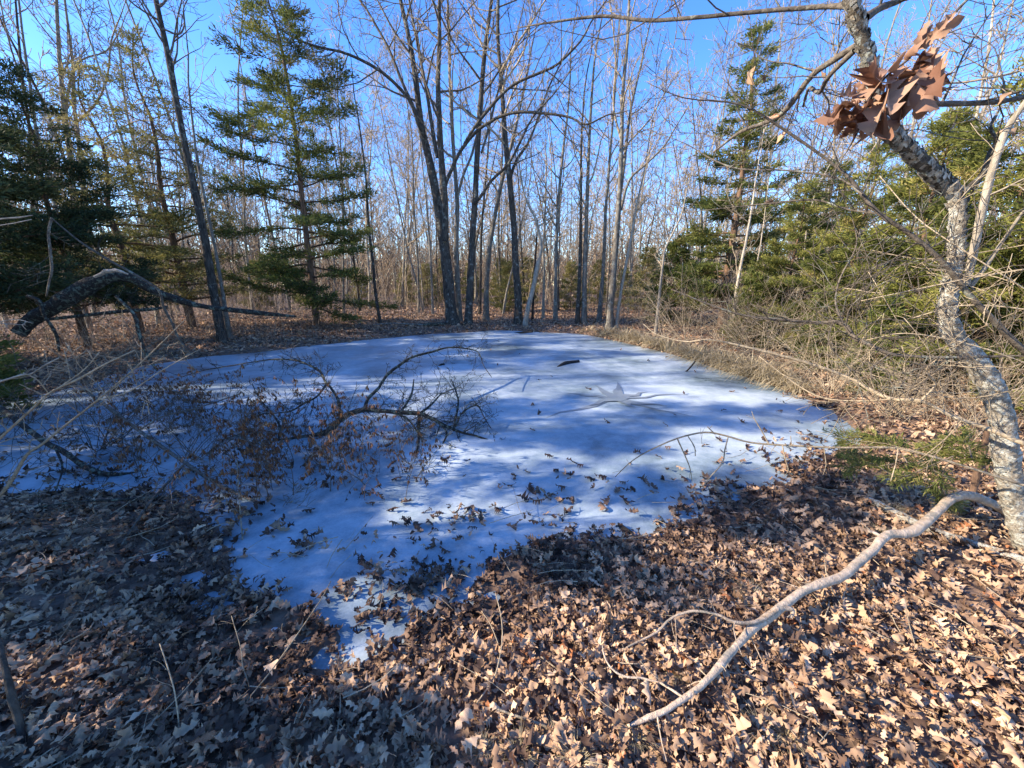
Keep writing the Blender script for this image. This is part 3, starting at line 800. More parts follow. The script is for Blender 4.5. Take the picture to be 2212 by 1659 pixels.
# ------------------------------------------------------------------ the lichen-covered tree at the right
bark_tree = None
def right_tree():
    rng = random.Random(81)
    base = ground_at(2195, 1190)
    Y = base.y
    root = bpy.data.objects.new('lichen_tree', None); COL.objects.link(root); root.location = base
    off = np.array(base)
    def st(pts, Y0, dy, sub=5, jit=.02):
        n = len(pts); P, R = [], []
        for i, (x, y, w) in enumerate(pts):
            p = at(x, y, Y0 + dy * i / (n - 1)); P.append(p); R.append(rad(w, p) * .86)
        return smooth_line(P, R, sub, jit, rng)
    P, R = st([(2228, 1200, 78), (2204, 1130, 74), (2184, 1050, 70), (2172, 980, 68), (2164, 905, 66), (2138, 830, 64), (2100, 770, 58), (2058, 722, 53), (2047, 660, 48), (2058, 600, 45), (2066, 540, 41), (2068, 480, 41), (2066, 430, 46), (2048, 398, 52)], Y, -.02, 5)
    P[0] = P[0] - Vector((0, 0, .1)); R[0] *= 1.5
    P2, R2 = st([(2052, 410, 50), (2020, 378, 50), (1975, 335, 48), (1930, 293, 46), (1900, 262, 45), (1888, 215, 41), (1882, 150, 40), (1862, 80, 40), (1842, 10, 40), (1828, -60, 38), (1812, -150, 32)], Y, -.15, 5)
    def bark_tube(P, R, k=20):
        P = [p for p in P]
        V, Q, T = tubes([(P, R, k)])
        n = len(P)
        # flaking bark plates: uneven radius
        C = np.repeat(np.array([tuple(p) for p in P]), k, 0)
        dv = V - C
        a = nr.normal(0, 1, len(V))
        f = 1 + .10 * (fbm(V[:, 0] * 1.0 + V[:, 1], V[:, 2], 22, 0) - .5) * 2 + .05 * a
        return C + dv * f[:, None], Q, T
    P, R = smooth_line(P, R, 2); P2, R2 = smooth_line(P2, R2, 2)
    V, Q, T = bark_tube(P, R)
    V2, Q2, T2 = bark_tube(P2, R2)
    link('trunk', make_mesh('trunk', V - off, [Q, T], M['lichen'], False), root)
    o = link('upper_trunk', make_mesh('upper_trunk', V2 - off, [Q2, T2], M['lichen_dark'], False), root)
    o['label'] = 'dark upper trunk rough with bark scales'
    # bark flakes standing off the trunk
    fl, fq, k = [], [], 0
    for (PP, RR, m) in ((P, R, 380), (P2, R2, 520)):
        for _ in range(m):
            i = rng.randrange(len(PP) - 1); c = PP[i].lerp(PP[i + 1], rng.random()); t = (PP[i + 1] - PP[i]).normalized()
            n = ortho(t, rng); b = t.cross(n); s = rng.uniform(.006, .016)
            p = c + n * RR[i] * rng.uniform(.98, 1.12)
            for q in (p - b * s - t * s, p + b * s - t * s * .6 , p + b * s * .8 + t * s + n * s * rng.uniform(0, .9), p - b * s + t * s * .7 + n * s * rng.uniform(0, .9)):
                fl.append(tuple(q))
            fq.append((k, k + 1, k + 2, k + 3)); k += 4
    o = link('bark_flakes', make_mesh('bark_flakes', np.array(fl) - off, [np.array(fq)], M['lichen'], False), root)
    tag(o, kind='stuff')
    # limbs
    limbs = [
        ([(1845, 12, 26), (1790, 14, 17), (1650, 24, 14), (1500, 38, 13), (1400, 44, 12), (1300, 35, 10), (1180, 50, 6), (1120, 60, 3)], .9, 'darktwig', 'limb'),
        ([(1868, 40, 30), (1900, 18, 26), (1945, 0, 22), (1990, -22, 18)], .2, 'darktwig', 'limb'),
        ([(1855, 95, 24), (1800, 130, 22), (1752, 165, 19), (1700, 235, 16), (1660, 262, 13), (1600, 285, 10), (1540, 330, 6)], .8, 'darktwig', 'limb'),
        ([(1845, 110, 20), (1790, 165, 16), (1770, 200, 13), (1748, 190, 10), (1735, 230, 7)], .5, 'darktwig', 'limb'),
        ([(1895, 215, 20), (1960, 222, 20), (2060, 224, 20), (2150, 220, 18), (2212, 210, 17), (2300, 190, 14)], .35, 'darktwig', 'limb'),
        ([(2075, 420, 26), (2105, 395, 22), (2125, 372, 18), (2140, 330, 18), (2152, 305, 12), (2140, 275, 9), (2150, 250, 8)], .05, 'lichen_dark', 'broken_limb'),
        ([(2085, 615, 24), (2100, 560, 24), (2118, 470, 24), (2140, 380, 24), (2170, 290, 22), (2212, 225, 20), (2260, 160, 18), (2320, 60, 14)], -.15, 'pale', 'limb'),
        ([(2096, 620, 14), (2130, 575, 13), (2170, 515, 11), (2212, 455, 9), (2260, 400, 7)], -.1, 'pale', 'limb'),
    ]
    tw = []
    for pts, dy, mt, nm in limbs:
        P, R = st(pts, Y - .05, dy, 4, .05)
        polys = [(P, R, 8)]
        for i in range(4, len(P) - 1, 3 if nm == 'limb' else 6):
            if mt == 'pale' and rng.random() < .6:
                continue
            td = (P[i + 1] - P[i]).normalized()
            nd = td * .6 + ortho(td, rng) * .8
            grow(P[i], nd, rng.uniform(.25, .8), min(R[i] * .45, .008), 2, rng, polys, .03, .28, .0018, (0, 2, 3), twig=tw)
        V, Q, T = tubes(polys)
        link(nm, make_mesh(nm, V - off, [Q, T], M[mt]), root)
    tag(root, 'crooked pale lichen-covered tree with rough scaly bark at the right edge', 'tree')
    add_leaf_bits(root, off, [tw[rng.randrange(len(tw))] for _ in range(26)], rng, (.05, .09))
    return Y
RIGHT_Y = right_tree()

def branch_thing(name, label, mains, mat, Y=None, cat='branch', group=None, twigs=0, tl=(.1, .3), seed=1, tr=.003, lev=1, part_names=None, up=0.0, sides=8, jit=.05, wob=.25, rmin=.0016, low=.15, wf=.76):
    """a branch measured in the photograph. mains: list of (pts, depth0, depth1) with pts (x,y,w); depth None = lying on the ground, pts (x,y,w,height)"""
    rng = random.Random(seed)
    first, parts, off = None, [], None
    for mi, (pts, d0, d1) in enumerate(mains):
        P, R = [], []
        for i, pt in enumerate(pts):
            if d0 is None:
                p = ground_at(pt[0], pt[1], pt[3] if len(pt) > 3 else .02)
            else:
                p = at(pt[0], pt[1], d0 + (d1 - d0) * i / max(1, len(pts) - 1))
            P.append(p); R.append(max(.0012, rad(pt[2], p) * wf * (rng.choice((1, 1, 1, 1.18)) if i else 1)))
        P, R = smooth_line(P, R, 4, jit, rng)
        polys = [(P, R, sides if mi == 0 else 6)]
        if twigs:
            m = max(1, int(twigs * len(P) / 24))
            for _ in range(m):
                i = rng.randrange(int(len(P) * low), len(P) - 1)
                td = (P[i + 1] - P[i]).normalized()
                nd = td * .55 + ortho(td, rng) * .85
                grow(P[i], nd, rng.uniform(*tl), max(rmin, min(R[i] * .5, tr)), lev, rng, polys, up, wob, rmin, (0, 3, 4), (30, 70))
        if off is None:
            off = P[0].copy()
        parts.append(polys)
    root = bpy.data.objects.new(name, None); COL.objects.link(root); root.location = off
    for mi, polys in enumerate(parts):
        V, Q, T = tubes(polys)
        link('stem' if mi == 0 else 'side_branch', make_mesh('stem' if mi == 0 else 'side_branch', V - np.array(off), [Q, T], M[mat]), root)
    tag(root, label, cat, group)
    return root

# long thin branches reaching in from the right
branch_thing('hanging_branch', 'long dark green-barked branch slanting down across the lichen tree', [
    ([(2330, 880, 24), (2260, 800, 22), (2212, 758, 20), (2110, 655, 18), (2030, 560, 17), (1965, 505, 16), (1900, 462, 15), (1862, 420, 14), (1830, 380, 12), (1780, 340, 10), (1700, 284, 8), (1600, 226, 6), (1480, 212, 4), (1400, 180, 2.5)], 1.75, 2.3),
    ([(1900, 462, 8), (1830, 452, 7), (1760, 432, 6), (1660, 440, 5), (1560, 450, 3), (1480, 460, 2)], 2.0, 2.6),
    ([(1862, 420, 7), (1810, 385, 7), (1700, 368, 6), (1600, 365, 5), (1540, 345, 4), (1480, 310, 3), (1400, 280, 2)], 2.0, 2.6),
    ([(1985, 520, 7), (1930, 560, 6), (1870, 590, 5), (1830, 640, 4), (1818, 700, 3)], 1.95, 2.2),
    ([(2000, 540, 6), (2080, 500, 5), (2170, 470, 4), (2230, 440, 3)], 1.95, 1.9)], 'darktwig', twigs=16, tl=(.12, .4), seed=301, lev=1)
branch_thing('hanging_branch', 'thin green branch arching low from the right edge towards the straw tussocks', [
    ([(2300, 980, 20), (2212, 958, 17), (2130, 925, 15), (2058, 900, 14), (1989, 866, 12), (1927, 862, 12), (1880, 842, 11), (1840, 819, 10), (1747, 785, 9), (1622, 752, 7), (1533, 734, 6), (1480, 738, 4), (1420, 723, 3), (1390, 700, 2)], 1.7, 3.0),
    ([(1927, 862, 6), (1860, 866, 5), (1780, 860, 5), (1720, 830, 4), (1640, 770, 3)], 1.9, 2.5),
    ([(1989, 866, 7), (2020, 830, 6), (2000, 800, 5), (2030, 770, 3)], 1.85, 1.8),
    ([(2080, 905, 6), (2040, 950, 5), (1990, 990, 3)], 1.8, 1.9)], 'twig', twigs=14, tl=(.1, .35), seed=302, lev=1)
branch_thing('hanging_branch', 'black-barked branch crossing in front of the pale trunk at its bend', [
    ([(2300, 772, 9), (2212, 769, 10), (2058, 772, 10), (1980, 770, 11), (1921, 764, 12), (1880, 745, 13), (1846, 730, 14), (1827, 704, 14), (1800, 694, 10), (1778, 697, 9), (1700, 692, 8), (1622, 684, 7), (1560, 668, 6), (1500, 645, 4), (1450, 625, 3)], 1.8, 2.6),
    ([(1827, 704, 6), (1840, 660, 5), (1900, 615, 4), (1960, 590, 3), (2010, 560, 2)], 2.1, 1.8),
    ([(1822, 700, 6), (1805, 655, 5), (1815, 600, 5), (1850, 530, 4), (1840, 470, 3), (1822, 430, 2)], 2.1, 2.2),
    ([(1846, 730, 5), (1900, 690, 4), (1990, 700, 4), (2080, 705, 3)], 2.05, 1.8),
    ([(1800, 694, 4), (1790, 740, 4), (1830, 790, 4), (1860, 810, 3)], 2.1, 2.0),
    ([(1921, 764, 5), (1880, 800, 4), (1900, 830, 3)], 2.0, 1.9)], 'darktwig', twigs=18, tl=(.15, .45), seed=303, lev=1)
branch_thing('hanging_branch', 'low stubby branch arching over the ice edge with pale broken side twigs', [
    ([(2290, 1068, 14), (2212, 1048, 12), (2089, 1009, 9), (1990, 980, 8), (1921, 967, 8), (1809, 967, 7), (1700, 962, 7), (1622, 956, 6), (1570, 942, 6), (1523, 934, 6), (1463, 947, 5), (1399, 975, 4), (1360, 1000, 3), (1329, 1030, 2.5)], 1.85, 2.7),
    ([(1573, 944, 4), (1566, 970, 4), (1560, 1000, 4), (1530, 1035, 3.5), (1518, 1052, 3)], 2.25, 2.15),
    ([(1463, 947, 4), (1480, 985, 3.5), (1490, 1010, 3), (1495, 1040, 2.5)], 2.45, 2.4),
    ([(1486, 942, 3), (1500, 965, 3), (1502, 985, 2.5)], 2.4, 2.35),
    ([(1660, 958, 4), (1645, 930, 3.5), (1630, 905, 3), (1624, 888, 2.5)], 2.2, 2.25),
    ([(1690, 962, 4), (1696, 990, 3.5), (1706, 1024, 2.5)], 2.2, 2.15),
    ([(1780, 968, 3), (1783, 990, 3), (1785, 1008, 2)], 2.1, 2.1),
    ([(1940, 970, 4), (1935, 1000, 3.5), (1924, 1040, 3)], 2.0, 1.95),
    ([(1710, 962, 3), (1708, 942, 2)], 2.2, 2.2), ([(1545, 938, 4), (1528, 922, 3)], 2.3, 2.3)], 'twig', twigs=3, tl=(.04, .1), seed=304, lev=0)
branch_thing('hanging_branch', 'grey branch crossing the upper right corner behind the oak leaf cluster', [
    ([(2330, 90, 12), (2212, 150, 10), (2100, 175, 8), (2010, 190, 6), (1930, 260, 5), (1880, 330, 4)], 2.6, 2.2),
    ([(2150, 160, 5), (2080, 120, 4), (2000, 70, 3)], 2.5, 2.6)], 'twig', twigs=12, tl=(.2, .5), seed=305)
branch_thing('hanging_branch', 'fan of straight pale shoots spreading in front of the pale trunk', [
    ([(2290, 570, 7), (2212, 582, 6), (2100, 600, 6), (1980, 625, 5), (1860, 650, 3)], 1.7, 2.0),
    ([(2290, 690, 6), (2212, 668, 6), (2080, 660, 5), (1960, 690, 3)], 1.7, 2.0),
    ([(2260, 800, 5), (2100, 745, 5), (1960, 720, 4), (1870, 735, 3)], 1.75, 2.0),
    ([(2240, 640, 5), (2080, 540, 5), (1980, 470, 4), (1900, 380, 3)], 1.7, 2.1),
    ([(2260, 520, 5), (2150, 540, 4), (2000, 560, 4), (1880, 540, 2.5)], 1.7, 2.1),
    ([(2240, 830, 5), (2100, 860, 5), (1990, 850, 3)], 1.7, 1.9)], 'twig', twigs=10, tl=(.15, .4), seed=306)

# hanging cluster of oak leaves on a twig
def leaf_cluster():
    rng = random.Random(9)
    tp = [(2170, -60, 14), (2110, -20, 11), (2050, 40, 9), (2000, 85, 8), (1960, 130, 7), (1920, 160, 6), (1888, 200, 6), (1868, 250, 5), (1845, 300, 4), (1815, 350, 3), (1790, 392, 2)]
    P, R = [], []
    for x, y, w in tp:
        p = at(x, y, 1.15); P.append(p); R.append(rad(w, p))
    off = P[0].copy()
    PP, RR = smooth_line(P, R, 4, .1, rng)
    polys = [(PP, RR, 7)]
    side = [[(2010, 80, 5), (2060, -10, 4), (2090, -60, 3)], [(1965, 125, 5), (1990, 60, 4), (2030, -20, 3)], [(1990, 95, 4), (2080, 60, 3), (2180, 25, 2), (2230, 0, 2)]]
    for s in side:
        q = [at(x, y, 1.15 + .05 * i) for i, (x, y, w) in enumerate(s)]
        a, b = smooth_line(q, [rad(w, c) for (x, y, w), c in zip(s, q)], 4, .1, rng); polys.append((a, b, 5))
    root = bpy.data.objects.new('leafy_twig', None); COL.objects.link(root); root.location = off
    V, Q, T = tubes(polys)
    link('twig', make_mesh('twig', V - np.array(off), [Q, T], M['darktwig']), root)
    spots = [((1975, 135), (1945, 235), .95), ((1990, 120), (2020, 190), .7), ((1965, 115), (2010, 60), .75), ((1955, 145), (1905, 180), .6), ((1985, 140), (1985, 240), .6),
             ((1940, 165), (1900, 225), .6), ((1930, 160), (1925, 235), .5), ((2010, 100), (2030, 150), .55), ((1890, 215), (1800, 260), .95), ((1885, 225), (1830, 285), .9),
             ((1880, 205), (1850, 180), .55), ((1870, 245), (1860, 300), .6), ((1900, 190), (1875, 150), .4), ((1860, 270), (1790, 250), .7), ((1895, 195), (1880, 170), .4),
             ((1980, 110), (2060, 30), .8), ((1950, 150), (1965, 205), .55), ((1875, 250), (1890, 280), .5), ((1850, 230), (1815, 230), .5), ((1965, 150), (1990, 230), .5), ((1880, 240), (1840, 270), .5), ((1900, 200), (1850, 215), .5), ((1950, 130), (1985, 100), .5), ((1920, 185), (1890, 260), .5), ((2000, 110), (2015, 180), .5)]
    spots = spots + [((a0 + rng.uniform(-18, 18), a1 + rng.uniform(-14, 14)), (b0 + rng.uniform(-30, 25), b1 + rng.uniform(-25, 30)), s0) for (a0, a1), (b0, b1), s0 in spots[:20]]
    for i, ((ax, ay), (bx, by), s) in enumerate(spots):
        a = at(ax, ay, 1.15 + rng.uniform(-.04, .04)); b = at(bx, by, 1.15 + rng.uniform(-.09, .06))
        d = (b - a); L = d.length * rng.uniform(1.0, 1.3); d.normalize()
        nrm = (CAM - a).normalized() + Vector((rng.uniform(-.9, .4), rng.uniform(-.5, .5), rng.uniform(-.3, .7)))
        yv = nrm.cross(d).normalized(); zv = d.cross(yv)
        tv, tq = leaf_template(rng, 13, .8, i)
        v = tv.copy(); v[:, 1] *= .62
        v = (v + np.array((.5, 0, 0))) * L
        mm = np.array([tuple(d), tuple(yv), tuple(zv)])
        w = v @ mm + np.array(a) - np.array(off)
        link('leaf', make_mesh('leaf', w, [tq], M['leafhang']), root)
    tag(root, 'cluster of dry pinkish-brown oak leaves hanging on a twig in the upper right corner', 'leafy twig')
leaf_cluster()

# ------------------------------------------------------------------ fallen wood
branch_thing('fallen_branch', 'big pale bare branch arching over the leaf litter at the lower right', [
    ([(2290, 1165, 42, .03), (2212, 1124, 36, .12), (2163, 1098, 32, .2), (2103, 1072, 29, .26), (2059, 1075, 29, .27), (2025, 1106, 28, .24), (1972, 1148, 29, .2), (1920, 1155, 27, .2), (1902, 1170, 27, .19), (1860, 1210, 27, .16), (1817, 1245, 27, .14), (1770, 1262, 24, .14), (1730, 1280, 24, .13), (1669, 1327, 25, .11), (1626, 1357, 23, .10), (1592, 1395, 22, .09), (1557, 1436, 21, .08), (1514, 1483, 20, .07), (1444, 1531, 18, .06), (1400, 1551, 15, .05), (1355, 1568, 11, .035)], None, None),
    ([(1680, 1318, 12, .13), (1640, 1342, 10, .13), (1587, 1344, 9, .14), (1548, 1327, 8, .15), (1496, 1320, 8, .14), (1449, 1336, 7, .11), (1418, 1366, 7, .07), (1357, 1397, 6, .05), (1323, 1420, 4, .04)], None, None),
    ([(1478, 1508, 8, .07), (1430, 1478, 7, .06), (1390, 1466, 7, .06), (1345, 1460, 6, .06), (1318, 1440, 5, .07), (1305, 1415, 4, .08), (1301, 1393, 3, .09)], None, None),
    ([(1600, 1385, 7, .08), (1580, 1420, 6, .06), (1568, 1445, 5, .04), (1590, 1455, 4, .035), (1640, 1462, 3, .03)], None, None),
    ([(1912, 1163, 14, .2), (1886, 1150, 11, .21), (1876, 1148, 8, .215)], None, None),
    ([(1690, 1312, 20, .12), (1712, 1318, 14, .11), (1708, 1335, 9, .09)], None, None)],
    'wood', seed=320, cat='branch', twigs=4, tl=(.05, .16), lev=0, tr=.004, sides=12, jit=.07, wf=.84)
branch_thing('fallen_log', 'pale lichen-spotted log lying half buried in leaves beneath the arching branch', [
    ([(1868, 1078, 16, .02), (1885, 1083, 24, .03), (1950, 1117, 28, .035), (2021, 1148, 27, .03), (2110, 1176, 28, .03), (2212, 1212, 32, .03), (2320, 1255, 34, .03)], None, None)],
    'lichen', seed=321, cat='log', sides=10)
branch_thing('young_tree', 'short brown young trunk standing behind the pale lichen tree', [
    ([(2088, 1140, 40, 0), (2094, 1118, 26, .05), (2097, 1083, 22, .15), (2110, 1029, 22, .3), (2128, 959, 22, .5), (2142, 890, 20, .75), (2150, 800, 18, 1.05)], 2.55, 2.65)],
    'cedarbark', seed=322, cat='tree', twigs=6, tl=(.2, .5))
branch_thing('twig_on_ground', 'thin pale twig on the sunlit leaves right of the arching branch', [
    ([(1860, 1350, 4, .08), (1930, 1385, 5, .06), (2000, 1402, 6, .05), (2100, 1418, 7, .04), (2212, 1428, 8, .03)], None, None),
    ([(1978, 1398, 4, .06), (1962, 1340, 3, .14), (1955, 1290, 2, .2)], None, None)], 'twig', seed=323, cat='twig')
branch_thing('twig_on_ground', 'grey twig lying at the bottom of the leaf litter, tip pointing right', [
    ([(1065, 1528, 6, .06), (1110, 1545, 8, .05), (1160, 1562, 9, .04), (1210, 1585, 9, .02)], None, None)], 'twig', seed=324, cat='twig')
branch_thing('twig_on_ground', 'thin twig rising upright from the litter at the bottom middle', [
    ([(1030, 1520, 6, .03), (1062, 1472, 5, .05), (1075, 1440, 4, .08), (1085, 1380, 3.5, .12), (1082, 1330, 3, .15), (1070, 1280, 2.5, .18)], None, None),
    ([(1076, 1390, 3, .1), (1060, 1350, 3, .12), (1040, 1320, 2, .13)], None, None)], 'twig', seed=325, cat='twig')
branch_thing('sapling_stub', 'thick dark stub of a sapling rising at the lower left edge', [
    ([(50, 1610, 30, 0), (44, 1570, 28, .05), (30, 1520, 27, .12), (15, 1460, 25, .2), (0, 1400, 22, .27), (-20, 1330, 18, .33)], None, None)], 'oak', seed=326, cat='branch', twigs=0)
branch_thing('bent_stick', 'black bent stick poking out of the ice at the pond\'s middle', [
    ([(1195, 806, 8, .0), (1205, 796, 9, .06), (1222, 786, 9, .1), (1250, 781, 7, .11)], None, None),
    ([(1200, 808, 5, .02), (1222, 812, 5, .02), (1245, 815, 4, .015)], None, None)], 'black', seed=327, cat='stick', wf=1.15)
branch_thing('bent_stick', 'small black stick poking out of the ice beside the mossy treetop', [
    ([(943, 803, 6, 0), (946, 796, 6, .05), (952, 789, 5, .1), (960, 787, 4, .11)], None, None)], 'black', seed=328, cat='stick', wf=1.15)
branch_thing('fallen_branch', 'short rotten log stub at the ice edge on the right shore', [
    ([(1302, 1112, 12, .03), (1330, 1130, 14, .03), (1352, 1145, 15, .03), (1365, 1152, 12, .02)], None, None)], 'mossy', seed=329, cat='log')
branch_thing('fallen_branch', 'dark wet stick frozen into the ice below the low stubby branch', [
    ([(1480, 985, 7, .01), (1515, 975, 8, .03), (1545, 962, 8, .05), (1570, 950, 6, .08)], None, None)], 'black', seed=330, cat='stick', twigs=3)
branch_thing('fallen_branch', 'thin black stick resting at a slant near the straw tussocks', [
    ([(1465, 813, 4, .0), (1485, 800, 5, .12), (1502, 780, 5, .3)], None, None)], 'black', seed=331, cat='stick')
branch_thing('floating_stick', 'long dark stick lying on the ice along the far shore', [
    ([(1075, 722, 4, .03), (1110, 720, 5, .03), (1150, 716, 5, .05)], None, None)], 'black', seed=332, cat='stick')
branch_thing('fallen_log', 'pale barkless log lying on the far bank between cedar and dark oak', [
    ([(805, 702, 4, .04), (840, 699, 5, .06), (880, 700, 5, .06), (920, 702, 4, .04)], None, None)], 'grey', seed=333, cat='log')
branch_thing('fallen_log', 'dark rotten log lying at the foot of the twin-stemmed oak', [
    ([(915, 702, 8, .1), (940, 700, 11, .12), (962, 700, 10, .12)], None, None)], 'mossy', seed=334, cat='log', twigs=6, tl=(.2, .5))

# the dead treetop lying in the ice
branch_thing('dead_treetop', 'mossy dead treetop lying in the ice with arched twiggy branches', [
    ([(393, 1002, 15, .05), (493, 982, 17, .06), (560, 966, 19, .07), (594, 956, 20, .08), (656, 946, 20, .09), (700, 936, 20, .12), (722, 920, 20, .2), (737, 905, 19, .27), (765, 890, 17, .33), (796, 885, 15, .34), (843, 889, 13, .32), (905, 894, 12, .29), (936, 906, 10, .25), (967, 922, 9, .18), (1000, 935, 7, .14), (1030, 942, 6, .12), (1082, 960, 4, .06)], None, None),
    ([(787, 884, 11, .34), (796, 860, 10, .42), (818, 838, 9, .5), (836, 810, 9, .58), (864, 788, 8, .64), (892, 771, 7, .69), (933, 760, 6, .7), (967, 751, 5, .7), (1000, 752, 4, .66), (1032, 760, 3, .58), (1045, 790, 2.5, .45), (1062, 815, 2, .35)], None, None),
    ([(735, 900, 10, .28), (731, 866, 9, .4), (715, 838, 8, .5), (703, 825, 8, .55), (693, 804, 7, .6), (672, 791, 6, .62), (641, 779, 5, .64), (594, 776, 5, .62), (547, 782, 4, .58), (500, 790, 4, .5), (440, 800, 3, .4), (390, 815, 2.5, .3)], None, None),
    ([(704, 832, 7, .54), (684, 857, 6, .48), (656, 872, 6, .44), (628, 888, 5, .4), (590, 893, 4, .36), (563, 895, 4, .33), (520, 912, 3, .25)], None, None),
    ([(866, 890, 7, .31), (880, 868, 7, .38), (890, 848, 6, .43), (894, 820, 4, .48)], None, None),
    ([(905, 894, 7, .29), (925, 880, 6, .34), (943, 862, 5, .38), (955, 848, 4, .42)], None, None),
    ([(980, 930, 8, .16), (985, 900, 7, .24), (990, 870, 6, .32), (985, 845, 5, .4), (975, 820, 3, .46)], None, None),
    ([(985, 920, 6, .18), (1000, 890, 5, .26), (1030, 876, 4, .3), (1045, 900, 3, .24), (1060, 925, 2.5, .16)], None, None),
    ([(905, 898, 9, .28), (905, 930, 8, .2), (902, 970, 7, .12), (890, 1010, 5, .06), (880, 1045, 4, .03)], None, None),
    ([(850, 892, 7, .3), (880, 905, 6, .25), (900, 930, 5, .18), (915, 950, 4, .1)], None, None),
    ([(945, 910, 7, .22), (965, 935, 6, .16), (955, 965, 5, .08), (965, 990, 3, .04)], None, None),
    ([(600, 955, 8, .09), (605, 925, 7, .2), (590, 895, 5, .28), (560, 860, 4, .34), (545, 830, 3, .38)], None, None),
    ([(590, 957, 7, .09), (560, 935, 6, .18), (520, 938, 5, .2), (480, 950, 4, .16)], None, None)],
    'mossy', seed=340, cat='branch', twigs=22, tl=(.14, .42), lev=2, wob=.3, jit=.08, rmin=.002, tr=.005)
branch_thing('fallen_limb', 'thick dark limb slanting down into the ice at the left, joined to a mossy log', [
    ([(-60, 840, 22, .6), (0, 880, 21, .5), (47, 917, 21, .42), (100, 957, 21, .3), (133, 973, 20, .24), (187, 1010, 19, .12), (233, 1024, 18, .08), (300, 1022, 15, .06), (393, 1004, 13, .05)], None, None),
    ([(120, 968, 9, .28), (135, 1010, 7, .18), (120, 1060, 5, .05)], None, None)], 'mossy', seed=341, cat='branch', twigs=14, tl=(.2, .6), lev=2)
branch_thing('fallen_limb', 'long thin grey limb slanting down through the rusty weeds', [
    ([(150, 800, 10, .75), (173, 833, 12, .65), (220, 870, 12, .55), (300, 930, 12, .36), (367, 977, 12, .24), (400, 1000, 12, .2), (473, 1047, 10, .13), (583, 1094, 8, .06), (680, 1112, 5, .03)], None, None),
    ([(395, 1005, 9, .2), (365, 1040, 9, .14), (333, 1073, 9, .1), (293, 1130, 9, .06), (262, 1178, 8, .04)], None, None),
    ([(300, 930, 6, .36), (350, 900, 5, .45), (430, 880, 4, .5), (520, 850, 3, .52)], None, None)], 'darktwig', seed=342, cat='branch', twigs=22, tl=(.2, .6), lev=2)
branch_thing('fallen_limb', 'grey stick lying low across the leaves under the rusty weeds', [
    ([(60, 1100, 6, .05), (160, 1085, 9, .07), (280, 1078, 10, .06), (390, 1072, 9, .05)], None, None)], 'mossy', seed=343, cat='branch', twigs=8, tl=(.1, .3))
branch_thing('pale_branch', 'sunlit pale twig curving up from the left edge over the ice', [
    ([(-60, 1130, 13), (0, 1070, 11), (30, 1030, 11), (57, 983, 11), (90, 960, 10), (140, 920, 8), (213, 863, 7), (290, 797, 5), (347, 743, 3.5), (400, 690, 2)], 1.9, 2.2),
    ([(213, 863, 5), (280, 845, 4), (350, 800, 3), (430, 755, 2)], 2.0, 2.2)], 'twig', seed=344, twigs=10, tl=(.1, .3))
branch_thing('pale_branch', 'pale knobbly twig forking upward at the left edge', [
    ([(-50, 1000, 11), (0, 947, 10), (73, 880, 9), (110, 847, 8), (173, 817, 7), (226, 787, 6), (290, 757, 4)], 1.7, 1.8),
    ([(105, 850, 5), (80, 820, 4), (50, 805, 4)], 1.75, 1.7), ([(120, 842, 5), (180, 800, 4), (215, 760, 3)], 1.75, 1.8)], 'twig', seed=345, twigs=8, tl=(.08, .2))
branch_thing('pale_branch', 'short pale twig entering at the left edge above the knobbly twig', [
    ([(-40, 832, 8), (0, 824, 8), (47, 810, 9), (66, 808, 6), (95, 790, 5), (127, 773, 4)], 1.6, 1.65), ([(-30, 700, 5), (0, 695, 4), (35, 690, 3), (70, 698, 2)], 1.6, 1.6)], 'pale', seed=346, twigs=3, tl=(.06, .12))
branch_thing('pale_branch', 'short pale broken twig high at the left edge before the dark cedar', [
    ([(-40, 480, 8), (0, 473, 7), (40, 470, 6), (70, 465, 4)], 1.7, 1.7), ([(-20, 490, 4), (30, 482, 4), (68, 474, 3)], 1.7, 1.7)], 'pale', seed=347)

# fallen trunk at the left
_ft = branch_thing('fallen_tree', 'broken dark fallen trunk with bare torn wood, arching over the left bank', [
    ([(40, 720, 40), (70, 690, 44), (120, 660, 48), (170, 630, 46), (220, 604, 42), (250, 596, 36), (290, 604, 28), (330, 628, 22), (380, 646, 18), (440, 662, 14), (540, 674, 12), (600, 680, 9), (640, 684, 5)], 6.3, 7.4),
    ([(100, 690, 12), (140, 686, 12), (220, 677, 13), (280, 671, 13), (330, 668, 11), (362, 662, 8)], 6.4, 6.9),
    ([(250, 640, 10), (290, 680, 11), (300, 720, 10), (318, 770, 8), (340, 800, 7)], 6.5, 6.3),
    ([(60, 640, 14), (85, 650, 12), (95, 680, 9), (120, 720, 8), (128, 760, 7)], 6.2, 6.1)], 'mossy', seed=350, cat='log', twigs=6, tl=(.3, .8), lev=1, rmin=.004, sides=14, jit=.06, wf=.88)
branch_thing('grey_branch', 'long smooth grey branch slanting down over the fallen trunk', [
    ([(110, 470, 5), (170, 520, 7), (232, 560, 9), (290, 592, 9), (342, 626, 8), (352, 660, 9), (372, 700, 8), (388, 735, 6), (420, 770, 4)], 5.6, 6.0),
    ([(112, 470, 9), (105, 500, 9), (108, 540, 10), (112, 580, 9), (106, 610, 8), (100, 640, 6)], 5.6, 5.6)], 'darktwig', seed=351, twigs=10, tl=(.2, .5))
_P = [at(x, y, 6.36) for x, y, w in ((204, 598, 0), (226, 588, 0), (250, 584, 0), (276, 592, 0))]
_A, _B = smooth_line(_P, [.02, .034, .03, .012], 4, .25, random.Random(4))
_V, _Q, _T = tubes([(_A, _B, 7)])
link('torn_wood', make_mesh('torn_wood', _V - np.array(_ft.location), [_Q, _T], M['wood']), _ft)['label'] = 'pale bare torn wood'

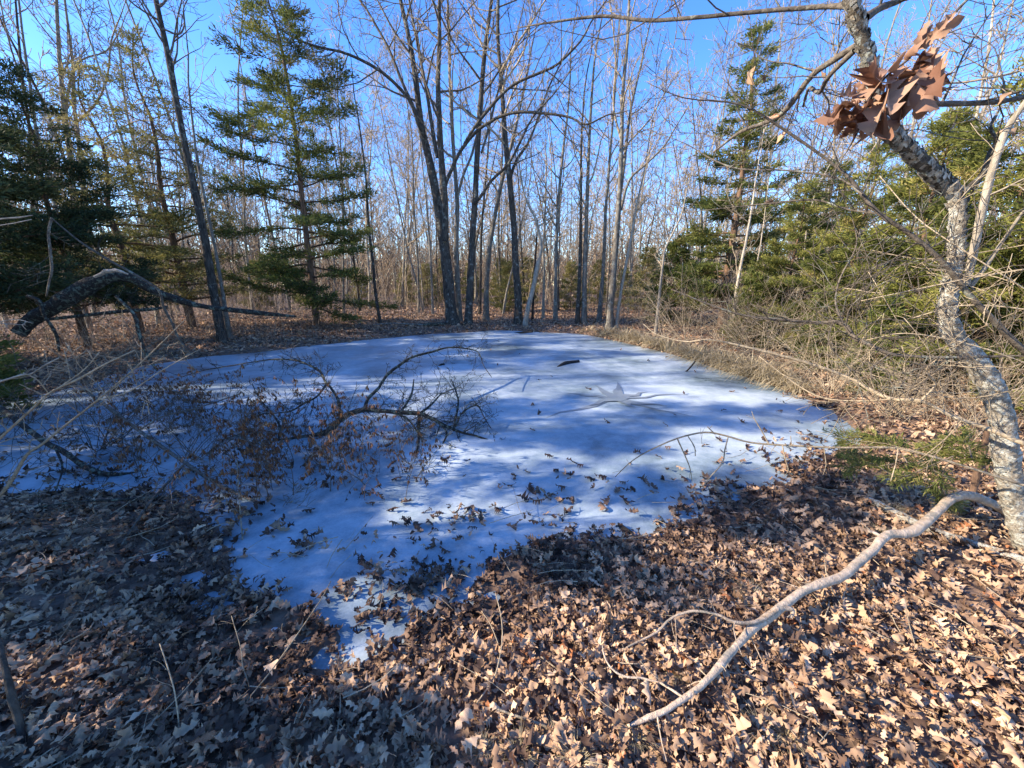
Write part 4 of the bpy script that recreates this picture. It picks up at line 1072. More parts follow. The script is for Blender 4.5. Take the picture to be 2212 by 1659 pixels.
# ------------------------------------------------------------------ cedars
def needle_mesh(name, P, Dr, rng, per, size, width, spread, mat, tint0):
    """sprays of slender scale-leaf twigs round the given points"""
    n = len(P)
    P = np.repeat(P, per, 0); Dr = np.repeat(Dr, per, 0); t0 = np.repeat(tint0, per)
    m = len(P)
    base = P + rng.normal(0, spread, (m, 3)) * np.array((1, 1, .6))
    d = Dr + rng.normal(0, .55, (m, 3)) + np.array((0, 0, .15)); d /= np.linalg.norm(d, axis=1, keepdims=True)
    L = rng.uniform(.5, 1.3, m) * size
    s = np.cross(d, rng.normal(0, 1, (m, 3))); s /= np.linalg.norm(s, axis=1, keepdims=True) + 1e-9
    w = (rng.uniform(.6, 1.3, m) * width)[:, None]
    a = base; b = base + d * L[:, None] * .45 + s * w; c = base + d * L[:, None]; e = base + d * L[:, None] * .45 - s * w
    V = np.stack([a, b, c, e], 1).reshape(-1, 3)
    F = np.arange(m * 4).reshape(m, 4)
    tint = np.clip(t0 + rng.normal(0, .13, m), 0, 1)
    return make_mesh(name, V, [F], M[mat], False, np.repeat(tint, 4))

def cedar_meshes(seed, H, R, nb=70, low=.06, shape=None, per=16, size=.12, width=.014, spread=.07, mat='needle', trunk_r=None, line=None, droop=-.05, rise=.25, bare=.3, bark='cedarbark', density=1.0):
    rng = random.Random(seed); nrr = np.random.default_rng(seed)
    if line is None:
        P = [Vector((0, 0, -.1))]
        for i in range(1, 9):
            P.append(Vector((rng.gauss(0, .012 * H * (i / 8)), rng.gauss(0, .012 * H * (i / 8)), H * i / 8)))
    else:
        P = line
    r0 = trunk_r or H * .016
    P, RR = smooth_line(P, [r0 * (1 - .93 * i / (len(P) - 1)) for i in range(len(P))], 3, .05, rng)
    polys = [(P, RR, 8)]
    shape = shape or (lambda t: (1 - t) ** .75 * (.55 + .45 * min(1, t / .18)))
    bp, bd, bt = [], [], []
    wood = []
    zs = [p.z for p in P]
    for k in range(nb):
        t = low + (1 - low) * ((k + rng.random()) / nb) ** 1.0
        f = t * (len(P) - 1); i = min(len(P) - 2, int(f)); st = P[i].lerp(P[i + 1], f - i)
        L = R * shape(t) * rng.uniform(.55, 1.12) + .12
        a = k * 2.4 + rng.uniform(-.6, .6)
        el = rise * (.3 + t) + rng.uniform(-.12, .22)
        d = Vector((math.cos(a) * math.cos(el), math.sin(a) * math.cos(el), math.sin(el)))
        n = 6; pts, rr = [st], [max(.006, RR[i] * .35)]
        q = st.copy()
        for j in range(1, n):
            d = (d + ortho(d, rng) * .13 + Vector((0, 0, droop if j < 4 else .10))).normalized()
            q = q + d * L / (n - 1); pts.append(q.copy()); rr.append(max(.004, rr[0] * (1 - .8 * j / (n - 1))))
        wood.append((pts, rr, 4))
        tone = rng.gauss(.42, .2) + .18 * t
        # side twigs carrying the foliage
        ns = max(3, int(L * 7 * density))
        for s in range(ns):
            u = bare + (1 - bare) * (s + rng.random()) / ns
            g = u * (n - 1); gi = min(n - 2, int(g)); sp = pts[gi].lerp(pts[gi + 1], g - gi)
            td = (pts[gi + 1] - pts[gi]).normalized()
            side = td.cross(Vector((0, 0, 1))).normalized() * (1 if s % 2 else -1)
            sdv = (td * rng.uniform(.4, 1) + side * rng.uniform(.3, 1) + Vector((0, 0, rng.uniform(-.25, .35)))).normalized()
            sl = min(.75, L * .38) * (1.1 - .6 * u) * rng.uniform(.6, 1.2) + .08
            e = sp + sdv * sl
            wood.append(([sp, sp.lerp(e, .5) + Vector((0, 0, rng.uniform(-.03, .03))), e], [.006, .004, .003], 3))
            kn = max(2, int(sl / .10))
            for x in range(kn):
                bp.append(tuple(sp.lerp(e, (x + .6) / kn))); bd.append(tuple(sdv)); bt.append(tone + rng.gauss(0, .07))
        for x in range(3):
            bp.append(tuple(pts[-1] + Vector((rng.gauss(0, .04), rng.gauss(0, .04), rng.gauss(0, .03))))); bd.append(tuple(d)); bt.append(tone)
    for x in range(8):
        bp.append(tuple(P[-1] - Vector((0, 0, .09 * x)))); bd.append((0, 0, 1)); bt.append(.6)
    V, Q, T = tubes(polys)
    tr = make_mesh('trunk', V, [Q, T], M[bark])
    V, Q, T = tubes(wood, caps=False)
    br = make_mesh('branches', V, [Q], M[bark])
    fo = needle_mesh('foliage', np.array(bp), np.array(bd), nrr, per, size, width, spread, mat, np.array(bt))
    return tr, br, fo

def cedar(label, meshes, loc, rz=0.0, sc=1.0, group=None, name='cedar_tree'):
    root = bpy.data.objects.new(name, None); COL.objects.link(root)
    root.location = loc; root.rotation_euler = (0, 0, rz); root.scale = (sc,) * 3 if isinstance(sc, (int, float)) else sc
    for nm, me in zip(('trunk', 'branches', 'crown'), meshes):
        o = link(nm, me, root)
    return tag(root, label, 'cedar', group)

def spot(px, Y, sink=.02):
    x = (px - CX) / FPX * Y / (_cp - (0) * _sp)          # near the horizon line
    # exact: choose the ground point at distance Y seen in image column px
    for _ in range(5):
        z = float(height(np.array([x]), np.array([Y]))[0])
        dep = Y * _cp - (z - CAM.z) * _sp
        x = (px - CX) / FPX * dep
    return Vector((x, Y, z - sink))

# the lone cedar left of the middle: its leaning trunk measured from the photograph
_b = ground_at(685, 703)
_l = [at(x, y, _b.y) - _b for x, y in ((685, 703), (676, 620), (664, 530), (653, 430), (642, 320), (627, 210), (605, 90), (585, 20), (570, -30))]
_l[0] = _l[0] - Vector((0, 0, .1))
_HC = _l[-1].z
_shape = lambda t: (.95 - .25 * t) if t < .55 else max(.03, (.81 - (t - .55) * 1.75))
cedar('tall lone cedar with open tiers of green foliage left of the middle', cedar_meshes(401, _HC, 2.75, nb=80, low=.05, shape=_shape, per=11, size=.15, width=.015, spread=.075, trunk_r=.13, line=_l, rise=.12, bare=.25, density=1.1), _b)
# sparse golden-lit cedar behind the leaning tree
cedar('sparse golden-lit cedar seen through gaps behind the leaning tree', cedar_meshes(402, 8.6, 2.3, nb=74, low=.1, per=9, size=.15, width=.013, mat='needlegoldlit', bare=.35, density=.9), spot(415, 13.5), 1.0)
cedar('sparse cedar with thin tiers between leaning tree and dark left cedar', cedar_meshes(403, 7.2, 2.4, nb=64, low=.12, per=9, size=.15, width=.013, mat='needlegoldlit', bare=.35, density=.85), spot(305, 12.0), 2.0)

dense_dark = cedar_meshes(410, 6.2, 2.1, nb=66, low=.14, per=19, size=.12, width=.013, spread=.08, mat='needleshaded', bare=.2, density=1.2, shape=lambda t: (1 - t) ** .6 * .98)
dense_a = cedar_meshes(411, 6.8, 2.15, nb=84, low=.03, per=17, size=.15, width=.014, spread=.075, mat='needlesunlit', bare=.2, density=1.25, shape=lambda t: (1 - t) ** .65 * .97)
dense_b = cedar_meshes(412, 7.4, 2.3, nb=78, low=.04, per=16, size=.15, width=.014, spread=.075, mat='needlesunlit', bare=.22, density=1.2)
small_far = cedar_meshes(414, 3.0, .95, nb=45, low=.03, per=9, size=.17, width=.02, spread=.07, mat='needlegoldlit', bare=.1)
small_a = cedar_meshes(413, 3.0, 1.0, nb=55, low=.03, per=14, size=.15, width=.02, spread=.07, mat='needle', bare=.1)

# dark cedars at the left
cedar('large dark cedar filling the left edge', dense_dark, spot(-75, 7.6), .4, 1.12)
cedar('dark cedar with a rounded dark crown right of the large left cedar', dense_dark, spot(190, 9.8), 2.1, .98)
cedar('small green-lit cedar at the bottom of the left edge', small_a, spot(-45, 4.6), 1.1, .62)
# right-hand cedars
cedar('open-crowned green cedar with visible brown trunk, first of the right-hand cedars', cedar_meshes(420, 9.6, 2.35, nb=88, low=.07, per=15, size=.14, width=.016, bare=.25, density=1.1, rise=.15), spot(1556, 13.0), .3, .9)
cedar('bright green cedar beyond the straw tussocks, standing behind white saplings', dense_a, spot(1680, 9.6), 1.3, .56)
cedar('tall sunny cedar right of the white saplings', dense_b, spot(1800, 8.0), 2.2, .55)
cedar('broad bright cedar left of the lichen tree', dense_a, spot(1925, 6.6), 3.0, .60)
cedar('big dark-hearted cedar just behind the lichen tree', dense_b, spot(2080, 5.4), .7, .62)
cedar('tall cedar at the right edge, top against the sky', dense_b, spot(2270, 5.0), 3.9, .68)
cedar('tall cedar rising behind the sunny cedars, right of the open-crowned one', dense_a, spot(1745, 14.5), 4.4, .8)
cedar('tall cedar far behind the broad bright cedar', dense_b, spot(1960, 11.5), 5.1, .74)
cedar('low bushy cedar at the foot of the white-barked sapling', small_a, spot(1610, 9.8), 5.1, .62)
cedar('low bushy cedar in front of the tall sunny cedar', small_a, spot(1760, 7.2), 3.1, .5)
cedar('low spreading cedar under the lichen tree\'s long branches', small_a, spot(1875, 5.6), .5, .45)
cedar('small cedar low behind the straw tussocks', small_a, spot(1445, 14.8), 2.5, 1.0)
# cedars added beyond the frame on the left, placed to shade the pond
for i, (x, y, me, rz, sc) in enumerate([(-9.4, 3.3, dense_b, .3, .95), (-12.5, 6.4, dense_a, 1.8, .9), (-7.4, 1.55, dense_b, 2.7, .74), (-14.5, 1.6, dense_b, .4, .9)]):
    cedar('dense cedar added beyond the left of the frame to shade the pond', me, (x, y, .05), rz, sc, 'cedars added out of frame to shade the pond')
for i, (x, y, sc) in enumerate([(-3.5, .6, .55), (-4.6, 1.35, .5), (-3.4, .05, .45)]):  # low cedars added out of frame to shade the near left litter
    cedar('young cedar added out of frame to shade the near left leaves', small_a, (x, y, .08), i * 2.0, sc, 'young cedars added out of frame for shade')
REGIONS = [(150, 'behind the large dark cedar at the left'), (300, 'behind the broken fallen tree'), (470, 'among the sparse golden-lit cedars'), (600, 'between the tall leaning tree and the lone cedar'), (760, 'behind the tall lone cedar'), (880, 'just right of the tall lone cedar'),
           (960, 'close left of the twin-stemmed oak'), (1060, 'behind the twin-stemmed oak and its dark neighbour'), (1140, 'behind the ragged tall oak'), (1240, 'in the gap right of the pale crooked sapling'), (1310, 'behind the two close grey trunks'),
           (1420, 'behind the sunlit twin trunk'), (1520, 'left of the open-crowned cedar'), (1640, 'behind the open-crowned cedar'), (1850, 'behind the sunny right-hand cedars'), (9999, 'behind the lichen-covered tree')]
def region(x, y):
    px = CX + FPX * x / (y * _cp + .4)
    return [r for a, r in REGIONS if px < a][0]
# small cedars in the far woods
for i, (px, Y, sc) in enumerate([(1082, 24, 1.1), (1100, 21, 1.0), (1232, 22, 1.0), (1140, 28, 1.2), (1290, 26, 1.1), (1345, 25, .9), (925, 25, 1.0), (960, 30, 1.2), (880, 27, 1.0), (1020, 29, 1.1), (780, 24, .9), (1390, 20, 1.2), (560, 22, 1.0)]):
    cedar(('small' if sc < 1.05 else 'bushy') + ' low green cedar ' + ('far ' if Y > 24.5 else '') + region(spot(px, Y).x, Y), small_far, spot(px, Y), i * 1.7, sc * .85, 'small cedars in the far woods')
# near cedar spray under the stubby branch
def cedar_spray():
    rng = random.Random(77); nrr = np.random.default_rng(77)
    off = at(2150, 1010, 2.05)
    bp, bd, bt, wood = [], [], [], []
    for line in [[(2200, 1000), (2130, 990), (2050, 985), (1960, 1000), (1880, 985), (1830, 975)], [(2060, 985), (2000, 1010), (1940, 1030), (1880, 1000), (1830, 1010)],
                 [(2060, 990), (2030, 1030), (2040, 1070), (2060, 1090)], [(1960, 1000), (1930, 960), (1870, 945), (1820, 945)], [(2100, 990), (2090, 960), (2060, 950), (2010, 970)]]:
        P = [at(x, y, 2.05 + .12 * i) for i, (x, y) in enumerate(line)]
        P, R = smooth_line(P, [.004] * len(P), 5, .3, rng)
        wood.append((P, R, 4))
        for i in range(3, len(P)):
            td = (P[i] - P[i - 1]).normalized()
            for s in range(2):
                dd = (td + ortho(td, rng) * .8 + Vector((0, 0, -.15))).normalized(); sl = rng.uniform(.03, .11)
                wood.append(([P[i], P[i] + dd * sl * .5, P[i] + dd * sl], [.0015] * 3, 3))
                for x in range(3):
                    bp.append(tuple(P[i] + dd * sl * (x + 1) / 3)); bd.append(tuple(dd)); bt.append(rng.gauss(.7, .15))
    root = bpy.data.objects.new('cedar_spray', None); COL.objects.link(root); root.location = off
    V, Q, T = tubes(wood); link('twig', make_mesh('twig', V - np.array(off), [Q, T], M['darktwig']), root)
    me = needle_mesh('foliage', np.array(bp) - np.array(off), np.array(bd), nrr, 14, .045, .0028, .014, 'needle', np.array(bt))
    link('foliage', me, root)
    tag(root, 'bright yellow-green cedar sprays hanging low in front of the pale trunk', 'cedar branch')
cedar_spray()

# ------------------------------------------------------------------ the bare woods behind
def wood_variant(seed, H, lev, kids, k0, low0):
    rng = random.Random(seed)
    P = [Vector((0, 0, -.1))]; d = Vector((rng.gauss(0, .03), rng.gauss(0, .03), 1)).normalized()
    n = 9
    for i in range(1, n + 1):
        d = (d + Vector((rng.gauss(0, .05), rng.gauss(0, .05), .03))).normalized(); P.append(P[-1] + d * H / n)
    r0 = H * rng.uniform(.0034, .0062)
    R = [max(.008, r0 * (1 - .85 * i / n)) for i in range(n + 1)]; R[0] *= 1.35
    P, R = smooth_line(P, R, 2, .05, rng)
    tr = [(P, R, 7)]
    cr = []
    for j in range(k0):
        t = low0 + (.98 - low0) * (j + rng.random()) / k0
        f = t * (len(P) - 1); i = min(len(P) - 2, int(f)); s = P[i].lerp(P[i + 1], f - i)
        td = Vector((0, 0, 1)); a = math.radians(rng.uniform(28, 74)); nd = td * math.cos(a) + ortho(td, rng) * math.sin(a)
        grow(s, nd, H * rng.uniform(.10, .26) * (1.25 - .75 * t), max(.008, R[i] * rng.uniform(.35, .65)), lev, rng, cr, .10, .30, .009, kids)
    return tr, cr
variants = []
for i in range(11):
    tr, cr = wood_variant(500 + i, 12.5 + (i % 4) * 1.3, 2, (0, 3, 4), 19, (.34, .2, .45, .15)[i % 4])
    V, Q, T = tubes(tr); a = make_mesh('trunk', V, [Q, T], M[['oak', 'grey', 'grey', 'pale'][i % 4]])
    V, Q, T = tubes(cr, caps=False); b = make_mesh('crown', V, [Q], M['twig' if i % 3 else 'grey'])
    variants.append((a, b))
wr = random.Random(17)
placed = []
def free(x, y, gap):
    return all((x - a) ** 2 + (y - b) ** 2 > gap * gap for a, b in placed)
first_parts = {}
for x, y, k, sc in [(-13, 4.6, 1, .85), (-15.5, 7.4, 4, .9), (-18, 3.0, 5, 1), (-13.5, 8.6, 7, .8), (-12, -3.0, 8, .7), (-22, 1.5, 0, 1), (-24, 4.5, 2, 1.1), (-21, 6, 3, 1), (-26, 8, 6, 1.1), (-24, -.5, 9, 1), (-29, 3, 10, 1.2), (-30, 6.2, 1, 1.2), (-27, 10.5, 5, 1.1), (-33, 0, 4, 1.2), (-22.5, 9.3, 8, 1), (-34, 8.6, 2, 1.2), (-20, 12.5, 0, .9)]:  # bare trees added beyond the frame so their crowns dapple the ice
    root = bpy.data.objects.new('woodland_tree', None); COL.objects.link(root)
    root.location = (x, y, .05); root.rotation_euler = (0, 0, x); root.scale = (sc * 1.4, sc * 1.4, sc)
    link('trunk', variants[k][0], root); link('crown', variants[k][1], root)
    tag(root, 'bare tree added beyond the left of the frame to dapple the ice', 'tree', 'bare trees added out of frame to dapple the ice')
count = 0
zone = 0
while count < 270:
    zone += 1
    if zone > 20000:
        break
    u = (count + .5) / 270
    r = math.sqrt(18.5 ** 2 + u * (52 ** 2 - 18.5 ** 2)) * wr.uniform(.97, 1.03)
    a = math.radians(wr.uniform(-58, 54))
    x, y = r * math.sin(a), r * math.cos(a)
    if y < 6 or (x < -6 and y < 13 and x > -10) or (x > 0 and y < 15.5 and abs(a) < .55):
        continue
    if sdf(np.array([x]), np.array([y]))[0] < 1.2 or not free(x, y, 1.1):
        continue
    placed.append((x, y))
    z = float(height(np.array([x]), np.array([y]))[0])
    k = wr.randrange(11); sc = wr.uniform(.72, 1.15)
    root = bpy.data.objects.new('woodland_tree', None); COL.objects.link(root)
    root.location = (x, y, z); root.rotation_euler = (wr.gauss(0, .035), wr.gauss(0, .035), wr.uniform(0, 6.28)); root.scale = (sc * wr.uniform(.8, 1.25), sc * wr.uniform(.8, 1.25), sc)
    link('trunk', variants[k][0], root); link('crown', variants[k][1], root)
    tag(root, ['dark', 'grey', 'slim grey', 'pale'][k % 4] + (' slender bare tree ' if sc < .95 else ' tall bare tree ') + ('' if r < 30 else 'far ') + region(x, y), 'tree', 'bare trees in the woods beyond the pond')
    count += 1
# farther woods: one mass
far = []
low = []
for i in range(8):
    tr, cr = wood_variant(600 + i, 12.5 + (i % 4), 1, (0, 4), 18, .1)
    V, Q, T = tubes([(p, r, 4) for p, r, k in tr] + [(p, [x * 2.6 for x in r], 3) for p, r, k in cr], caps=False)
    low.append((V, Q))
VV, QQ, AA, off = [], [], [], 0
for i in range(700):
    r = math.sqrt(wr.uniform(46 ** 2, 105 ** 2)); a = math.radians(wr.uniform(-60, 60))
    x, y = r * math.sin(a), r * math.cos(a)
    V, Q = low[wr.randrange(8)]
    c, s = math.cos(i * 1.3), math.sin(i * 1.3); sc = wr.uniform(.75, 1.15)
    W = V * sc
    W = np.stack([W[:, 0] * c - W[:, 1] * s + x, W[:, 0] * s + W[:, 1] * c + y, W[:, 2]], -1)
    W[:, 2] += .012 * 30 + .1
    VV.append(W); QQ.append(Q + off); AA.append(np.full(len(W), wr.uniform(.2, 1))); off += len(W)
o = link('far_woods', make_mesh('far_woods', np.concatenate(VV), [np.concatenate(QQ)], M['brush'], True, np.concatenate(AA)))
tag(o, 'far bare woods closing the view behind the nearer trunks', kind='stuff')

# undergrowth: thin brown saplings, briars and brush
def brush(n, r0, r1, amin, amax, hmin, hmax, seed, thick):
    rng = random.Random(seed); polys = {}
    out, tint = [], []
    for i in range(n):
        r = math.sqrt(rng.uniform(r0 * r0, r1 * r1)); a = math.radians(rng.uniform(amin, amax))
        x, y = r * math.sin(a), r * math.cos(a)
        out.append((x, y, rng))
    X = np.array([o[0] for o in out]); Y = np.array([o[1] for o in out]); D = sdf(X, Y); Hh = height(X, Y, D)
    dens = fbm(X, Y, .25, 2)
    P = []
    for i in range(n):
        if D[i] < .35 + (.5 if Y[i] < 12 else 1.2) * rng.random() or dens[i] + rng.gauss(0, .1) < .42:
            continue
        h = rng.uniform(hmin, hmax) ** 1.0
        d = Vector((rng.gauss(0, .22), rng.gauss(0, .22), 1)).normalized()
        p = Vector((X[i], Y[i], Hh[i] - .02)); pts = [p]
        for j in range(3):
            d = (d + ortho(d, rng) * .2).normalized(); pts.append(pts[-1] + d * h / 3)
        rr = thick * (.5 + h * .25)
        P.append((pts, [rr, rr * .8, rr * .6, rr * .35], 3))
        for b in range(rng.randint(2, 5)):
            k = rng.randint(1, 2); s = pts[k].lerp(pts[k + 1], rng.random())
            nd = (d * .6 + ortho(d, rng) * .8).normalized(); l = h * rng.uniform(.2, .5)
            P.append(([s, s + nd * l * .5 + Vector((0, 0, .03)), s + nd * l + Vector((0, 0, l * .2))], [rr * .5, rr * .4, rr * .25], 3))
    V, Q, T = tubes(P, caps=False)
    t = np.clip(.5 + .5 * np.sin(np.floor(V[:, 0] * 2.1) * 12.9 + np.floor(V[:, 1] * 1.7) * 7.3) * .8, 0, 1)
    return V, Q, t
VV, QQ, AA, off = [], [], [], 0
for args in [(2600, 15, 30, -58, 56, .3, 1.6, 1, .008), (4200, 22, 55, -58, 56, .8, 4.2, 2, .014), (900, 10, 17, 14, 55, .3, 2.0, 3, .006), (800, 5.0, 11, 26, 58, .4, 1.7, 6, .005), (500, 7.5, 11, 20, 32, .4, 1.7, 7, .005), (500, 9, 17, -56, -22, .3, 1.5, 4, .006), (6500, 38, 100, -60, 60, 2.0, 7.0, 5, .035)]:
    V, Q, t = brush(*args); VV.append(V); QQ.append(Q + off); AA.append(t); off += len(V)
o = link('undergrowth', make_mesh('undergrowth', np.concatenate(VV), [np.concatenate(QQ)], M['brush'], True, np.concatenate(AA)))
tag(o, 'dry brown brush and briars under the trees round the pond', kind='stuff')

# ------------------------------------------------------------------ straw tussocks on the right bank
def tussock(seed, n=260, h=.32, spread=.22):
    rng = random.Random(seed); VV, FF, AA = [], [], []
    for i in range(n):
        a = rng.uniform(0, 6.28); r0 = spread * .45 * math.sqrt(rng.random())
        p = Vector((math.cos(a) * r0, math.sin(a) * r0, 0)); out = Vector((math.cos(a + rng.gauss(0, .5)), math.sin(a + rng.gauss(0, .5)), 0))
        L = h * rng.uniform(.7, 1.4); w = .005
        side = out.cross(Vector((0, 0, 1))) * w
        el = rng.uniform(.5, 1.4); k = len(VV)
        q = p.copy(); t = rng.gauss(.5, .2)
        for j in range(5):
            f = 1 - j / 4.6
            VV.append(tuple(q - side * f)); VV.append(tuple(q + side * f)); AA += [t, t]
            q = q + (out * math.cos(el) + Vector((0, 0, math.sin(el)))) * L / 4
            el -= rng.uniform(.3, .75)
            if q.z < .01:
                q.z = .01
        for j in range(4):
            FF.append((k + 2 * j, k + 2 * j + 1, k + 2 * j + 3, k + 2 * j + 2))
    return make_mesh('straw_tussock', np.array(VV), [np.array(FF)], M['straw'], False, np.array(AA))
tus = [tussock(700 + i, 300 if i < 3 else 200) for i in range(5)]
tl = [(1305, 727, 1.0), (1345, 735, 1.0), (1385, 742, .95), (1412, 750, 1.0), (1440, 760, 1.15), (1492, 776, 1.05), (1525, 785, 1.1), (1556, 795, 1.15), (1590, 806, 1.1), (1622, 815, 1.15), (1655, 825, 1.1), (1690, 838, .9), (1720, 850, .7), (1362, 731, .8), (1475, 765, .8), (1575, 792, .9), (1640, 812, .9), (1240, 718, .6), (1265, 720, .7)]
sunny = {0, 1, 2, 3}
for i, (px, py, sc) in enumerate(tl):
    p = ground_at(px, py)
    k = 2.0 * sc * (p.y / 13) ** .35
    o = link('straw_tussock', tus[i % 5], None, (p.x + .1, p.y + .12, p.z - .01), (0, 0, i * 2.1), (k, k, k * .95))
    rank = sorted(tl).index((px, py, sc))
    nth = ['first', 'second', 'third', 'fourth', 'fifth', 'sixth', 'seventh', 'eighth', 'ninth', 'tenth', 'eleventh', 'twelfth', 'thirteenth', 'fourteenth', 'fifteenth', 'sixteenth', 'seventeenth', 'eighteenth', 'last'][rank]
    tag(o, 'straw grass tussock on the right bank, %s in the row from the far end' % nth, 'grass tussock', 'straw tussocks along the right bank')
# small grass tufts on the near ground
for i, (px, py, sc) in enumerate([(1620, 1290, .45), (1500, 1310, .3), (1120, 1640, .4), (1370, 1600, .35), (1040, 1625, .3), (1930, 1105, .5), (1460, 1460, .25), (1640, 1590, .4), (1700, 1600, .35), (1245, 1655, .4), (1890, 1150, .4), (1200, 1600, .25)]):
    p = ground_at(px, py)
    o = link('grass_tuft', tus[3 + i % 2], None, (p.x, p.y, p.z + .005), (0, 0, i * 1.1), sc * .6)
    tag(o, ['dry grass tuft beside the middle of the arching branch', 'dry grass tuft left of the arching branch fork', 'dry grass tuft at the bottom middle by the ground twig', 'dry grass tuft below the tip of the arching branch', 'sparse grass tuft low in the bottom middle', 'grass tuft between the half buried log and the ice', 'tiny grass tuft by the thin side shoots of the arching branch', 'grass tuft at the bottom under the arching branch', 'grass tuft at the bottom, right of another', 'grass tuft at the lowest edge by the ground twig', 'grass tuft at the near end of the half buried log', 'small grass tuft right of the grey ground twig'][i], 'grass', 'dry grass tufts in the near leaves')

# ------------------------------------------------------------------ rusty dry weeds
def weed(seed, h):
    rng = random.Random(seed); polys, lp, ld = [], [], []
    d = Vector((rng.gauss(0, .28), rng.gauss(0, .28), 1)).normalized(); P = [Vector((0, 0, -.02))]
    for j in range(6):
        d = (d + ortho(d, rng) * .16 + Vector((0, 0, -.06))).normalized(); P.append(P[-1] + d * h / 6)
    polys.append((P, [.0035 - .0004 * j for j in range(7)], 4))
    for b in range(rng.randint(7, 13)):
        k = rng.randint(1, 5); s = P[k].lerp(P[k + 1], rng.random()); nd = (d * .5 + ortho(d, rng)).normalized(); L = h * rng.uniform(.15, .42)
        q = [s, s + nd * L * .5 + Vector((0, 0, .01)), s + nd * L - Vector((0, 0, L * .15))]
        polys.append((q, [.002, .0015, .001], 3))
        for x in range(rng.randint(5, 13)):
            lp.append(tuple(q[1].lerp(q[2], rng.random()))); ld.append(1)
    V, Q, T = tubes(polys, caps=False)
    st = make_mesh('stem', V, [Q], M['darktwig'])
    n = len(lp); nrr = np.random.default_rng(seed)
    base = np.array(lp); d = np.stack([nrr.normal(0, .25, n), nrr.normal(0, .25, n), -np.ones(n)], -1); d /= np.linalg.norm(d, axis=1, keepdims=True)
    L = nrr.uniform(.022, .05, n)[:, None]; s = np.cross(d, nrr.normal(0, 1, (n, 3))); s /= np.linalg.norm(s, axis=1, keepdims=True); w = nrr.uniform(.0035, .0075, n)[:, None]
    W = np.stack([base, base + d * L * .5 + s * w, base + d * L, base + d * L * .5 - s * w], 1).reshape(-1, 3)
    lf = make_mesh('withered_leaves', W, [np.arange(n * 4).reshape(n, 4)], M['rust'], False, np.repeat(nrr.uniform(0, 1, n), 4))
    return st, lf
weeds = [weed(800 + i, .38 + .06 * (i % 5)) for i in range(10)]
wrn = random.Random(31)
wl = []
for (cx, cy, sx, sy, n) in [(700, 1010, 90, 30, 26), (780, 1040, 60, 35, 20), (560, 1000, 60, 30, 12), (420, 950, 80, 35, 22), (360, 900, 90, 30, 20), (240, 990, 80, 35, 16), (880, 1030, 30, 25, 8), (540, 1075, 60, 40, 12), (330, 870, 90, 20, 14), (620, 1075, 60, 20, 10)]:
    for j in range(n):
        if wrn.random() < .95:
            wl.append((wrn.gauss(cx, sx * .7), wrn.gauss(cy, sy), {700: 'before the bend of the mossy treetop', 780: 'under the arch of the mossy treetop', 560: 'beside the mossy log', 420: 'behind the thin grey limb', 360: 'along the thin grey limb', 240: 'round the thick dark limb', 880: 'at the twiggy tip of the mossy treetop', 540: 'at the low end of the thin grey limb', 330: 'farthest out at the left shore', 620: 'nearest the leaf litter'}[cx]))
for i, (px, py, where) in enumerate(wl):
    p = ground_at(px, max(840, py)); p.z = max(p.z, 0.0)
    st_, lf_ = weeds[wrn.randrange(10)]
    root = bpy.data.objects.new('dry_weed', None); COL.objects.link(root); root.location = p; root.rotation_euler = (wrn.gauss(0, .2), wrn.gauss(0, .2), wrn.uniform(0, 6.28)); root.scale = (wrn.uniform(.6, 1.25),) * 3
    link('stem', st_, root); tag(link('withered_leaves', lf_, root), kind='stuff')
    tag(root, 'rusty dry weed with hanging narrow leaves ' + where, 'weed', 'rusty dry weeds at the left shore')

# upright dead stems in the near left litter
for i, (pts) in enumerate([[(545, 1500, 4, 0), (525, 1440, 4, .08), (520, 1400, 3, .14), (500, 1330, 3, .22)], [(390, 1590, 5, 0), (378, 1500, 4.5, .15), (365, 1450, 4, .22), (345, 1390, 3, .3)],
                          [(520, 1530, 5, .02), (600, 1430, 5, .1), (690, 1300, 3.5, .2), (715, 1255, 2.5, .25)], [(240, 1640, 5, .01), (330, 1560, 5, .04), (390, 1500, 4, .06), (460, 1420, 3, .1)],
                          [(525, 1180, 5, 0), (520, 1120, 4, .12), (515, 1050, 3.5, .25), (512, 990, 3, .36)], [(130, 1600, 4, .03), (230, 1560, 5, .03), (340, 1535, 5, .03), (440, 1520, 4, .04)]]):
    branch_thing('dead_stalk', ['thin stem standing near the ice patches among the leaves', 'forked pale stem standing in the near left leaves', 'long straight pale stem slanting over the near left leaves',
                               'grey stick lying aslant across the near left leaves', 'reddish upright stem before the rusty weeds', 'pale stick lying at the bottom left of the leaf litter'][i],
                 [(pts, None, None)], 'twig', seed=360 + i, cat='stem', twigs=5, tl=(.05, .15), rmin=.001)

# stones and ice lumps
def lump(name, label, px, py, w, mat, sq=.6, seed=1, cat='stone'):
    rng = random.Random(seed)
    import bmesh
    bm = bmesh.new(); bmesh.ops.create_icosphere(bm, subdivisions=3, radius=1)
    nv = Vector((rng.random(), rng.random(), rng.random())) * 9
    from mathutils import noise
    for v in bm.verts:
        v.co *= 1 + .35 * noise.noise(v.co * 1.3 + nv) + .1 * noise.noise(v.co * 4 + nv)
        v.co.z *= sq
    me = bpy.data.meshes.new(name); bm.to_mesh(me); bm.free(); me.materials.append(M[mat])
    p = ground_at(px, py)
    return tag(link(name, me, None, (p.x, p.y, p.z + .02), (0, 0, rng.uniform(0, 6)), rad(w, p)), label, cat)
lump('white_stone', 'rounded white stone in the sunlit leaves at the lower right', 2040, 1505, 34, 'stone', .75, 1)
lump('white_stone', 'smaller half-buried pale stone right of the rounded white stone', 2108, 1528, 22, 'stone', .5, 2)
